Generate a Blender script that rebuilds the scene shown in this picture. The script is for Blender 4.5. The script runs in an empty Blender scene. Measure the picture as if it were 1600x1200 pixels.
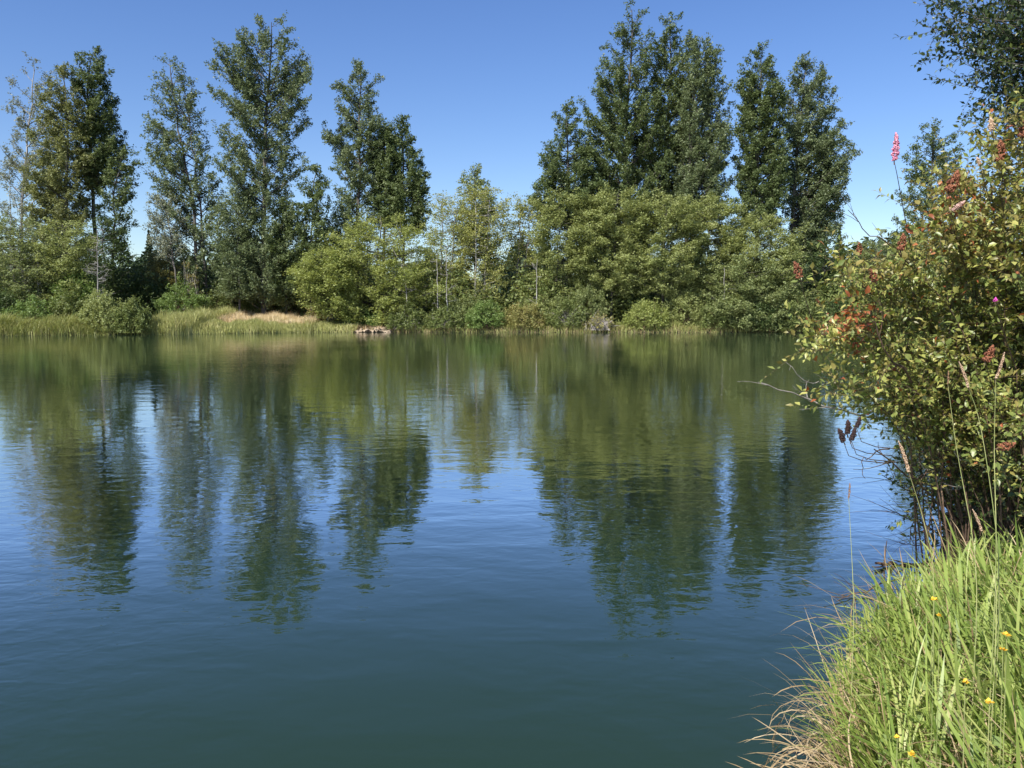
import bpy, math
import numpy as np
from mathutils import Vector

# ------------------------------------------------------------------ camera, light, exposure
S = bpy.context.scene
C = S.collection
CAM_H, PITCH, FPX = 1.9, math.radians(5.0), 1290.0
cd = bpy.data.cameras.new('camera'); cam = bpy.data.objects.new('camera', cd); C.objects.link(cam)
cam.location = (0, 0, CAM_H); cam.rotation_euler = (math.pi/2 - PITCH, 0, 0)
cd.sensor_width = 36.0; cd.lens = FPX/1600*36; cd.clip_start = 0.05; cd.clip_end = 6000
S.camera = cam

SUN_EL, SUN_AZ = math.radians(47), math.radians(217)      # azimuth clockwise from +Y
W = bpy.data.worlds.new('World'); S.world = W; W.use_nodes = True
nt = W.node_tree; nt.nodes.clear()
sky = nt.nodes.new('ShaderNodeTexSky'); sky.sky_type = 'NISHITA'; sky.sun_disc = False
sky.sun_elevation = SUN_EL; sky.sun_rotation = SUN_AZ
sky.air_density = 1.0; sky.dust_density = 0.35; sky.ozone_density = 3.0; sky.altitude = 50
bg = nt.nodes.new('ShaderNodeBackground'); bg.inputs[1].default_value = 0.1
wo = nt.nodes.new('ShaderNodeOutputWorld')
hsv = nt.nodes.new('ShaderNodeHueSaturation'); hsv.inputs['Saturation'].default_value = 1.2; hsv.inputs['Hue'].default_value = .513
nt.links.new(sky.outputs[0], hsv.inputs['Color']); nt.links.new(hsv.outputs[0], bg.inputs[0]); nt.links.new(bg.outputs[0], wo.inputs[0])

sl = bpy.data.lights.new('sun', 'SUN'); sl.energy = 4.9; sl.angle = math.radians(0.5); sl.color = (1.0, 0.955, 0.88)
so = bpy.data.objects.new('sun', sl); C.objects.link(so)
sdir = Vector((math.sin(SUN_AZ)*math.cos(SUN_EL), math.cos(SUN_AZ)*math.cos(SUN_EL), math.sin(SUN_EL)))
so.rotation_euler = sdir.to_track_quat('Z', 'Y').to_euler(); so.location = (-20, -20, 60)
S.view_settings.view_transform = 'Standard'; S.view_settings.look = 'None'
S.view_settings.gamma = 1.0; S.view_settings.use_curve_mapping = False
S.view_settings.exposure = 0.68

# ------------------------------------------------------------------ helpers
cp, sp = math.cos(PITCH), math.sin(PITCH)
def at(px, py, Y):
    """world point seen at photograph pixel (px,py) at forward distance Y"""
    a = (px-800)/FPX; b = (600-py)/FPX
    s = Y/(cp + b*sp)
    return np.array((s*a, Y, CAM_H + s*(-sp + b*cp)))

def tag(o, label=None, cat=None, group=None, kind=None):
    if label: o['label'] = label
    if cat: o['category'] = cat
    if group: o['group'] = group
    if kind: o['kind'] = kind
    return o

def mesh_np(name, groups, mats, smooth=False):
    """groups: list of (verts Nx3, faces MxK, material index or array)"""
    vs, loops, starts, mi = [], [], [], []
    off = 0; lo = 0
    for v, f, m in groups:
        v = np.asarray(v, dtype=np.float32); f = np.asarray(f, dtype=np.int64)
        if len(f) == 0: continue
        k = f.shape[1]
        vs.append(v); loops.append((f+off).ravel())
        starts.append(lo + np.arange(len(f))*k)
        mi.append(np.full(len(f), m) if np.isscalar(m) else np.asarray(m))
        off += len(v); lo += f.size
    me = bpy.data.meshes.new(name)
    v = np.concatenate(vs); l = np.concatenate(loops); s = np.concatenate(starts); m = np.concatenate(mi)
    me.vertices.add(len(v)); me.vertices.foreach_set('co', v.ravel())
    me.loops.add(len(l)); me.loops.foreach_set('vertex_index', l.astype(np.int32))
    me.polygons.add(len(s)); me.polygons.foreach_set('loop_start', s.astype(np.int32))
    me.polygons.foreach_set('material_index', m.astype(np.int32))
    if smooth: me.polygons.foreach_set('use_smooth', np.ones(len(s), dtype=bool))
    for mt in mats: me.materials.append(mt)
    me.update(calc_edges=True)
    return me

def link(name, me, parent=None, loc=(0, 0, 0)):
    o = bpy.data.objects.new(name, me); C.objects.link(o); o.location = loc
    if parent: o.parent = parent
    return o

def norm(a):
    return a/np.maximum(np.linalg.norm(a, axis=-1, keepdims=True), 1e-9)

def tube(pts, radii, sides=6):
    pts = np.asarray(pts, float); n = len(pts)
    radii = np.broadcast_to(np.asarray(radii, float), (n,))
    T = norm(np.gradient(pts, axis=0))
    ref = np.array((1, 0, 0.) if abs(T[:, 0]).mean() < .8 else (0, 1, 0.))
    U = norm(np.cross(T, ref)); V = np.cross(T, U)
    a = np.arange(sides)/sides*2*np.pi
    ring = pts[:, None] + radii[:, None, None]*(np.cos(a)[None, :, None]*U[:, None] + np.sin(a)[None, :, None]*V[:, None])
    v = ring.reshape(-1, 3)
    i = np.arange(n-1)[:, None]*sides; j = np.arange(sides)[None]; j2 = (j+1) % sides
    f = np.stack((i+j, i+j2, i+sides+j2, i+sides+j), -1).reshape(-1, 4)
    return v, f

def bez(p0, p1, p2, n=6):
    t = np.linspace(0, 1, n)[:, None]
    return (1-t)**2*p0 + 2*t*(1-t)*p1 + t*t*p2

def tri_leaves(c, size, rng, up=0.5, aspect=0.7):
    """far leaf sprays: one pointed face per centre"""
    n = len(c)
    N = rng.normal(size=(n, 3)); N[:, 2] = np.abs(N[:, 2])*1.0 + up; N = norm(N)
    A = rng.normal(size=(n, 3)); L = norm(A - (A*N).sum(1, keepdims=True)*N); Wd = np.cross(N, L)
    s = (size*rng.uniform(.6, 1.35, n))[:, None]
    hl = L*s*.62; hw = Wd*s*.5*aspect
    v = np.stack((c-hl*.8+hw, c-hl*.45-hw, c+hl), 1).reshape(-1, 3)
    return v, np.arange(n*3).reshape(-1, 3)

def diamonds(c, size, rng, up=0.5, aspect=0.62, droop=0.0):
    """one folded-looking leaf face per centre"""
    n = len(c)
    N = rng.normal(size=(n, 3)); N[:, 2] = np.abs(N[:, 2])*1.0 + up; N = norm(N)
    A = rng.normal(size=(n, 3)); A[:, 2] -= droop
    L = norm(A - (A*N).sum(1, keepdims=True)*N); Wd = np.cross(N, L)
    s = (size*rng.uniform(.65, 1.3, n))[:, None]
    hl = L*s*.5; hw = Wd*s*.5*aspect
    v = np.stack((c-hl, c-hl*.1+hw, c+hl, c-hl*.1-hw), 1).reshape(-1, 3)
    f = np.arange(n*4).reshape(-1, 4)
    return v, f

# ------------------------------------------------------------------ materials
def new_mat(name):
    m = bpy.data.materials.new(name); m.use_nodes = True
    n = m.node_tree; n.nodes.clear()
    out = n.nodes.new('ShaderNodeOutputMaterial')
    return m, n, out

def ramp(n, cols):
    r = n.nodes.new('ShaderNodeValToRGB'); e = r.color_ramp.elements
    while len(e) < len(cols): e.new(0.5)
    for i, (p, c) in enumerate(cols):
        e[i].position = p; e[i].color = (*c, 1)
    return r

def leaf_mat(name, cols, trans=0.3, rough=0.45, spec=0.35, noise_scale=0.35, obj_random=False, vary=.45):
    m, n, out = new_mat(name)
    r = ramp(n, cols)
    geo = n.nodes.new('ShaderNodeNewGeometry')
    tc = n.nodes.new('ShaderNodeTexCoord')
    nz = n.nodes.new('ShaderNodeTexNoise'); nz.inputs['Scale'].default_value = noise_scale; nz.inputs['Detail'].default_value = 3
    n.links.new(geo.outputs['Position'], nz.inputs['Vector'])
    mx = n.nodes.new('ShaderNodeMath'); mx.operation = 'MULTIPLY_ADD'; mx.inputs[1].default_value = vary
    if obj_random:
        oi = n.nodes.new('ShaderNodeObjectInfo'); src = oi.outputs['Random']
    else:
        src = geo.outputs['Random Per Island']
    n.links.new(src, mx.inputs[0])
    nm = n.nodes.new('ShaderNodeMath'); nm.operation = 'MULTIPLY'; nm.inputs[1].default_value = 1.0-vary + .1
    n.links.new(nz.outputs[0], nm.inputs[0]); n.links.new(nm.outputs[0], mx.inputs[2])
    n.links.new(mx.outputs[0], r.inputs[0])
    col = r.outputs[0]
    p = n.nodes.new('ShaderNodeBsdfPrincipled')
    p.inputs['Roughness'].default_value = rough; p.inputs['Specular IOR Level'].default_value = spec
    t = n.nodes.new('ShaderNodeBsdfTranslucent')
    hs = n.nodes.new('ShaderNodeHueSaturation'); hs.inputs['Hue'].default_value = .485; hs.inputs['Saturation'].default_value = 1.15; hs.inputs['Value'].default_value = 1.25
    n.links.new(col, p.inputs['Base Color']); n.links.new(col, hs.inputs['Color']); n.links.new(hs.outputs[0], t.inputs[0])
    ms = n.nodes.new('ShaderNodeMixShader'); ms.inputs[0].default_value = trans
    n.links.new(p.outputs[0], ms.inputs[1]); n.links.new(t.outputs[0], ms.inputs[2]); n.links.new(ms.outputs[0], out.inputs[0])
    return m

def bark_mat(name, c1, c2, scale=3.0):
    m, n, out = new_mat(name)
    geo = n.nodes.new('ShaderNodeNewGeometry')
    mp = n.nodes.new('ShaderNodeMapping'); mp.inputs['Scale'].default_value = (1, 1, .25)
    nz = n.nodes.new('ShaderNodeTexNoise'); nz.inputs['Scale'].default_value = scale; nz.inputs['Detail'].default_value = 5
    n.links.new(geo.outputs['Position'], mp.inputs[0]); n.links.new(mp.outputs[0], nz.inputs['Vector'])
    r = ramp(n, [(.35, c1), (.68, c2)]); n.links.new(nz.outputs[0], r.inputs[0])
    p = n.nodes.new('ShaderNodeBsdfPrincipled'); p.inputs['Roughness'].default_value = .85
    b = n.nodes.new('ShaderNodeBump'); b.inputs['Strength'].default_value = .5; b.inputs['Distance'].default_value = .02
    n.links.new(nz.outputs[0], b.inputs['Height']); n.links.new(b.outputs[0], p.inputs['Normal'])
    n.links.new(r.outputs[0], p.inputs['Base Color']); n.links.new(p.outputs[0], out.inputs[0])
    return m

M = {}
M['cotton'] = leaf_mat('cottonwood_leaf', [(0, (.085, .11, .045)), (.45, (.14, .182, .08)), (.8, (.20, .238, .12)), (1, (.29, .31, .19))], .32, .5, .35)
M['cotton_dark'] = leaf_mat('dark_cottonwood_leaf', [(0, (.065, .095, .036)), (.5, (.115, .155, .056)), (.85, (.17, .21, .082)), (1, (.23, .265, .13))], .3, .5, .35)
M['cotton_olive'] = leaf_mat('olive_leaf', [(0, (.10, .12, .04)), (.5, (.18, .20, .07)), (1, (.28, .29, .13))], .3, .5, .3)
M['pale'] = leaf_mat('pale_leaf', [(0, (.14, .16, .10)), (.5, (.22, .24, .15)), (1, (.32, .33, .25))], .28, .5, .3)
M['alder'] = leaf_mat('alder_leaf', [(0, (.16, .195, .065)), (.45, (.255, .295, .105)), (.8, (.33, .36, .14)), (1, (.40, .40, .18))], .35, .55, .3)
M['alder_deep'] = leaf_mat('deep_alder_leaf', [(0, (.11, .15, .05)), (.5, (.20, .24, .09)), (1, (.30, .33, .14))], .33, .55, .3)
M['alder_yellow'] = leaf_mat('yellowing_leaf', [(0, (.19, .22, .065)), (.5, (.30, .325, .11)), (.85, (.37, .37, .13)), (1, (.46, .39, .13))], .36, .55, .3)
M['willow'] = leaf_mat('willow_leaf', [(0, (.17, .21, .055)), (.5, (.27, .315, .09)), (1, (.37, .39, .15))], .36, .55, .3)
M['shrub'] = leaf_mat('shrub_leaf', [(0, (.08, .11, .033)), (.5, (.15, .19, .058)), (1, (.26, .28, .10))], .3, .5, .3, .8)
M['shrub_fresh'] = leaf_mat('fresh_shrub_leaf', [(0, (.09, .15, .04)), (.5, (.16, .235, .065)), (1, (.26, .33, .11))], .32, .5, .3, .8)
M['shrub_rust'] = leaf_mat('rusty_shrub_leaf', [(0, (.14, .16, .05)), (.5, (.25, .25, .08)), (.8, (.34, .29, .11)), (1, (.42, .28, .12))], .3, .55, .3, .8)
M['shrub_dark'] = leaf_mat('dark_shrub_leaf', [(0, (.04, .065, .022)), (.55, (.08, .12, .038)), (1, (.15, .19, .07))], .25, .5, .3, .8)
M['conifer'] = leaf_mat('conifer_needle', [(0, (.03, .05, .025)), (.5, (.05, .08, .038)), (1, (.08, .115, .055))], .1, .6, .3)
M['reed'] = leaf_mat('reed_blade', [(0, (.20, .22, .065)), (.45, (.34, .36, .12)), (.75, (.46, .45, .19)), (1, (.62, .52, .32))], .25, .5, .3, .5)
M['sedge'] = leaf_mat('sedge_blade', [(0, (.14, .17, .045)), (.5, (.27, .30, .09)), (1, (.42, .38, .17))], .25, .5, .3, .8)
M['straw'] = leaf_mat('straw_blade', [(0, (.46, .35, .19)), (.5, (.70, .57, .33)), (1, (.80, .70, .47))], .2, .6, .2, .5)
M['dry'] = leaf_mat('dry_blade', [(0, (.14, .09, .05)), (.55, (.34, .25, .13)), (1, (.64, .52, .34))], .2, .6, .2, 4)
M['grass'] = leaf_mat('grass_blade', [(0, (.07, .12, .025)), (.35, (.17, .25, .05)), (.62, (.31, .39, .095)), (.82, (.44, .47, .16)), (1, (.60, .46, .26))], .35, .42, .4, 3)
M['bark'] = bark_mat('dark_bark', (.05, .045, .038), (.14, .125, .11))
M['bark_pale'] = bark_mat('pale_bark', (.14, .13, .12), (.40, .38, .34))
M['twig'] = bark_mat('dead_twig', (.18, .16, .14), (.46, .42, .37), 30)
M['stem'] = bark_mat('shrub_stem', (.06, .035, .022), (.17, .11, .07), 30)
M['culm'] = bark_mat('grass_culm', (.20, .24, .07), (.38, .38, .15), 20)
for nm, cols in {
    'leaf_green': [(0, (.09, .125, .03)), (.5, (.18, .225, .055)), (1, (.30, .33, .10))],
    'leaf_olive': [(0, (.12, .12, .035)), (.5, (.22, .20, .055)), (1, (.36, .29, .09))],
    'leaf_lime': [(0, (.20, .24, .06)), (.5, (.34, .36, .09)), (1, (.48, .44, .14))],
    'leaf_rust': [(0, (.20, .07, .03)), (.5, (.38, .12, .045)), (1, (.50, .24, .09))],
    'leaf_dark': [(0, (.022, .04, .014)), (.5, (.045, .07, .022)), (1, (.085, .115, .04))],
}.items():
    M[nm] = leaf_mat(nm, cols, .3, .38, .45, 2.5)
    M[nm+'_single'] = leaf_mat(nm+'_single', cols, .3, .38, .45, 2.5, obj_random=True, vary=.6)

# ground
def ground_mat():
    m, n, out = new_mat('ground_soil')
    geo = n.nodes.new('ShaderNodeNewGeometry')
    nz = n.nodes.new('ShaderNodeTexNoise'); nz.inputs['Scale'].default_value = .6; nz.inputs['Detail'].default_value = 8
    n.links.new(geo.outputs['Position'], nz.inputs['Vector'])
    r = ramp(n, [(.3, (.045, .04, .022)), (.55, (.09, .085, .035)), (.75, (.13, .12, .055))]); n.links.new(nz.outputs[0], r.inputs[0])
    p = n.nodes.new('ShaderNodeBsdfPrincipled'); p.inputs['Roughness'].default_value = .95
    n.links.new(r.outputs[0], p.inputs['Base Color'])
    n2 = n.nodes.new('ShaderNodeTexNoise'); n2.inputs['Scale'].default_value = 12; n2.inputs['Detail'].default_value = 6
    n.links.new(geo.outputs['Position'], n2.inputs['Vector'])
    b = n.nodes.new('ShaderNodeBump'); b.inputs['Distance'].default_value = .05; n.links.new(n2.outputs[0], b.inputs['Height']); n.links.new(b.outputs[0], p.inputs['Normal'])
    n.links.new(p.outputs[0], out.inputs[0]); return m

def water_mat():
    m, n, out = new_mat('lake_water')
    geo = n.nodes.new('ShaderNodeNewGeometry')
    def noise(scale, sx, sy, rot, detail, dist=0.0):
        mp = n.nodes.new('ShaderNodeMapping'); mp.inputs['Scale'].default_value = (sx, sy, 1); mp.inputs['Rotation'].default_value = (0, 0, rot)
        t = n.nodes.new('ShaderNodeTexNoise'); t.inputs['Scale'].default_value = scale; t.inputs['Detail'].default_value = detail
        t.inputs['Roughness'].default_value = .45; t.inputs['Distortion'].default_value = dist
        n.links.new(geo.outputs['Position'], mp.inputs[0]); n.links.new(mp.outputs[0], t.inputs['Vector'])
        return t.outputs[0]
    def mul(a, k):
        x = n.nodes.new('ShaderNodeMath'); x.operation = 'MULTIPLY'; n.links.new(a, x.inputs[0])
        if isinstance(k, float): x.inputs[1].default_value = k
        else: n.links.new(k, x.inputs[1])
        return x.outputs[0]
    def add(a, b):
        x = n.nodes.new('ShaderNodeMath'); x.operation = 'ADD'; n.links.new(a, x.inputs[0]); n.links.new(b, x.inputs[1]); return x.outputs[0]
    # heights in metres
    h1 = mul(noise(1.5, .7, 1.3, .35, 2, .5), WAVE[0])    # swell about a metre long
    h2 = mul(noise(5.8, .8, 1.2, -.5, 2, .5), WAVE[1])    # ripples about 20 cm
    h3 = mul(noise(17.0, .7, 1.2, .5, 1.5, .3), WAVE[2])   # fine ripples, patchy with the breeze
    patch = noise(.11, 1, 1, .2, 2)
    mr = n.nodes.new('ShaderNodeMapRange'); mr.inputs[1].default_value = .38; mr.inputs[2].default_value = .62; mr.inputs[3].default_value = .3; mr.inputs[4].default_value = 1.5
    n.links.new(patch, mr.inputs[0])
    h = add(h1, mul(add(h2, h3), mr.outputs[0]))
    b = n.nodes.new('ShaderNodeBump'); b.inputs['Strength'].default_value = 1.0; b.inputs['Distance'].default_value = 1.0
    n.links.new(h, b.inputs['Height'])
    d = n.nodes.new('ShaderNodeBsdfDiffuse'); d.inputs[0].default_value = WATER_BODY
    g = n.nodes.new('ShaderNodeBsdfGlossy'); g.inputs['Roughness'].default_value = .02; g.inputs[0].default_value = (1, 1, 1, 1)
    n.links.new(b.outputs[0], g.inputs['Normal'])
    f = n.nodes.new('ShaderNodeFresnel'); f.inputs[0].default_value = 1.333; n.links.new(b.outputs[0], f.inputs['Normal'])
    pw = n.nodes.new('ShaderNodeMath'); pw.operation = 'POWER'; pw.inputs[1].default_value = 1.8; n.links.new(f.outputs[0], pw.inputs[0])
    sc = n.nodes.new('ShaderNodeMath'); sc.operation = 'MULTIPLY'; sc.inputs[1].default_value = 9.5; n.links.new(pw.outputs[0], sc.inputs[0])
    mn = n.nodes.new('ShaderNodeMath'); mn.operation = 'MINIMUM'; mn.inputs[1].default_value = .82; n.links.new(sc.outputs[0], mn.inputs[0])
    ms = n.nodes.new('ShaderNodeMixShader'); n.links.new(mn.outputs[0], ms.inputs[0]); n.links.new(d.outputs[0], ms.inputs[1]); n.links.new(g.outputs[0], ms.inputs[2])
    n.links.new(ms.outputs[0], out.inputs[0]); return m
WAVE = (.0060, .0029, .0006)
WATER_BODY = (.015, .032, .018, 1)

# ------------------------------------------------------------------ lake and ground
LAKE = np.array([(-400, -6), (-30, -5), (-3, -1.5), (.25, .2), (.80, 1.3), (1.06, 2.2), (1.29, 3.1), (1.62, 4.0), (2.45, 4.9), (3.2, 6.1), (4.6, 8.4), (9, 14), (18, 28), (32, 50),
                 (43, 70), (38, 75.5), (25, 76), (10, 76.5), (-6, 77), (-11.6, 77.6), (-14.6, 77.0), (-20, 76), (-24, 73), (-29, 69.5), (-41, 66), (-60, 61), (-400, 40)], float)
def lake_sd(P):
    """signed distance to the shoreline, negative on the water"""
    P = np.asarray(P, float); d = np.full(len(P), 1e9); ins = np.zeros(len(P), bool)
    for i in range(len(LAKE)):
        a = LAKE[i]; b = LAKE[(i+1) % len(LAKE)]; ab = b-a
        t = np.clip(((P-a)@ab)/(ab@ab), 0, 1)
        d = np.minimum(d, np.linalg.norm(P-(a+t[:, None]*ab), axis=1))
        c = ((a[1] > P[:, 1]) != (b[1] > P[:, 1]))
        xx = a[0] + (P[:, 1]-a[1])/((b[1]-a[1]) if b[1] != a[1] else 1e-9)*ab[0]
        ins ^= c & (P[:, 0] < xx)
    return np.where(ins, -d, d)
def ground_z(P):
    P = np.atleast_2d(P)[:, :2]; d = lake_sd(P)
    near = P[:, 1] < 20
    wob = .05*np.sin(P[:, 0]*1.7+P[:, 1]*.9)+.03*np.sin(P[:, 0]*3.1-P[:, 1]*2.3)
    up = np.where(near, .42*(1-np.exp(-np.maximum(d, 0)/.25)), .35*(1-np.exp(-np.maximum(d, 0)/.5)) + .055*np.clip(d, 0, 22)) + wob*np.clip(d, 0, 1)
    return np.where(d > 0, up, np.maximum(-1.5, 1.2*d-.02))
def gz(x, y): return float(ground_z(np.array([[x, y]]))[0])

def axis(segs):
    out = []
    for a, b, st in segs: out += list(np.arange(a, b, st))
    return np.array(out + [segs[-1][1]])
xs = axis([(-3000, -400, 400), (-400, -70, 22), (-70, -2, 1.6), (-2, 6, .14), (6, 60, 1.6), (60, 400, 20), (400, 3000, 400)])
ys = axis([(-400, -20, 40), (-20, -2, 2), (-2, 9, .16), (9, 60, 2.2), (60, 82, .55), (82, 130, 3), (130, 400, 25), (400, 3400, 300)])
X, Y = np.meshgrid(xs, ys); gp = np.stack((X.ravel(), Y.ravel()), 1)
gv = np.column_stack((gp, ground_z(gp)))
i = np.arange(len(ys)-1)[:, None]*len(xs); j = np.arange(len(xs)-1)[None]
gf = np.stack((i+j, i+j+1, i+len(xs)+j+1, i+len(xs)+j), -1).reshape(-1, 4)
tag(link('ground', mesh_np('ground', [(gv, gf, 0)], [ground_mat()], True)), 'brown earth of the lake banks', None, None, 'structure')
wv = np.array([(-500, -60, 0), (120, -60, 0), (120, 110, 0), (-500, 110, 0)], float)
tag(link('water', mesh_np('water', [(wv, [[0, 1, 2, 3]], 0)], [water_mat()])), 'rippled blue green lake water reflecting the trees', None, None, 'structure')

# ------------------------------------------------------------------ far trees
LEAF_K = 2.4
def make_tree(name, label, cat, group, Y, trunks, rows, leaves=14000, lsize=.2, rise=.8, leaf='cotton', bark='bark', r0=.28, nlimb=70,
              twig=1.3, spread=.16, up=.5, dr=.9, seed=0, drop=0.0, zmin=None, core=.6, limb_r=.055, lobes=0.0, flat=1.0, widen=1.07, leafup=.4):
    """trunks: pixel polylines top->bottom; rows: (y, xl, xr) silhouette of the crown in photograph pixels, seen at distance Y"""
    rng = np.random.default_rng(seed)
    leaves = int(leaves*LEAF_K); nlimb = int(nlimb*1.45); r0 *= .66
    TR = []
    for tp in trunks:
        P = np.array([at(x, y, Y) for x, y in tp])[::-1]                 # bottom -> top
        x0 = P[0, 0]; z0 = gz(x0, Y)-.15
        if P[0, 2] > z0: P = np.vstack(((x0, Y, z0), P))
        else: P[0, 2] = z0
        zz = np.linspace(P[0, 2], P[-1, 2], 16)
        xx = np.interp(zz, P[:, 2], P[:, 0]) + rng.normal(0, .10, 16)*np.linspace(0, 1, 16)
        yy = Y + np.cumsum(rng.normal(0, .12, 16)); yy[0] = Y
        TR.append(np.column_stack((xx, yy, zz)))
    base = TR[0][0].copy(); base[2] += .15
    root = bpy.data.objects.new(name, None); C.objects.link(root); root.location = base; tag(root, label, cat, group)
    R = np.array([[*at(xl, y, Y)[[0, 2]], at(xr, y, Y)[0]] for y, xl, xr in rows])   # xl, z, xr
    R = R[np.argsort(R[:, 1])]
    mc = (R[:, 0]+R[:, 2])/2; hw_ = (R[:, 2]-R[:, 0])/2*widen; R[:, 0] = mc-hw_; R[:, 2] = mc+hw_
    zlo, zhi = R[0, 1], R[-1, 1]
    if zmin is not None: zlo = zmin
    # sample tip heights with density by width
    zg = np.linspace(zlo, zhi, 200); wd = np.interp(zg, R[:, 1], R[:, 2]-R[:, 0])+.5
    cdf = np.cumsum(wd**1.15); cdf /= cdf[-1]
    q = (np.arange(nlimb)+rng.uniform(0, 1, nlimb))/nlimb
    zt = np.interp(q, cdf, zg)
    az = np.arange(nlimb)*2.39996 + rng.uniform(-.5, .5, nlimb)
    limb_groups = []; cents = []; wts = []
    for k in range(nlimb):
        z = zt[k]; xl = np.interp(z, R[:, 1], R[:, 0]); xr = np.interp(z, R[:, 1], R[:, 2])
        cx, hw = (xl+xr)/2, (xr-xl)/2
        rad = rng.uniform(core, 1.0) if rng.random() < .82 else rng.uniform(.1, core)
        if lobes: rad *= 1+lobes*math.sin(az[k]*3+z*.9)
        tr = TR[k % len(TR)]
        ty = np.interp(z, tr[:, 2], tr[:, 1])
        tip = np.array((cx+hw*rad*math.copysign(abs(math.cos(az[k]))**.7, math.cos(az[k])), ty+max(hw, .5)*dr*rad*math.sin(az[k]), z))
        tx = np.interp(z, tr[:, 2], tr[:, 0]); dist = math.hypot(tip[0]-tx, tip[1]-ty)
        zs = min(max(z - rise*dist, tr[0, 2]+.4), tr[-1, 2]-.3)
        if zs > z and drop == 0: zs = z-.1
        s0 = np.array((np.interp(zs, tr[:, 2], tr[:, 0]), np.interp(zs, tr[:, 2], tr[:, 1]), zs))
        mid = (s0+tip)/2 + np.array((0, 0, -.10*dist if rise > 0 else .3*dist)) + rng.normal(0, .12*dist+.02, 3)*.6
        if drop: mid[2] += drop*dist
        L = bez(s0, mid, tip, 7)
        ln = np.linalg.norm(tip-s0)
        limb_groups.append((*tube(L[[0, 2, 4, 5, 6]], np.linspace(min(limb_r*(.5+ln*.16), r0*.6), .012, 5), 3), 0))
        # twigs
        nt_ = max(3, int(ln*2.4)) ; s = rng.uniform(.28, 1.0, nt_)**.8
        P0 = np.stack([np.interp(s*6, np.arange(7), L[:, c]) for c in range(3)], 1)
        tang = norm(tip-mid)
        D = norm((tang*.55 + rng.normal(0, .62, (nt_, 3)))*np.array((1, 1, flat)) + np.array((0, 0, up*.8)))
        tl = twig*rng.uniform(.5, 1.25, nt_)*(.6+.5*(1-s))
        cents.append(np.concatenate((P0, P0+D*tl[:, None]), 1)); wts.append(tl)
    seg = np.concatenate(cents); wt = np.concatenate(wts); wt = wt*rng.uniform(.4, 1.4, len(wt)); wt /= wt.sum()
    pick = rng.choice(len(seg), leaves, p=wt)
    t = rng.uniform(.0, 1.05, leaves)[:, None]
    pos = seg[pick, :3]*(1-t) + seg[pick, 3:]*t + rng.normal(0, spread, (leaves, 3))*np.array((1.15, 1.15, .35+.65*flat))*(1.15-.5*t)
    v, f = tri_leaves(pos-base, lsize*1.03, rng, leafup)
    link('crown', mesh_np('crown', [(v, f, 0)], [M[leaf]]), root)
    tg = []
    for n_, tr in enumerate(TR):
        h = np.linspace(0, 1, 16); r = r0*(1 if n_ == 0 else .8)*(1-h)**.75+.03; r[0] *= 1.35
        link('trunk', mesh_np('trunk', [(*tube(tr-base, r, 8), 0)], [M[bark]], True), root)
    lg = [(g[0]-base, g[1], 0) for g in limb_groups]
    lo = link('limbs', mesh_np('limbs', lg, [M[bark]], True), root); lo['kind'] = 'stuff'
    return root

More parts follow.
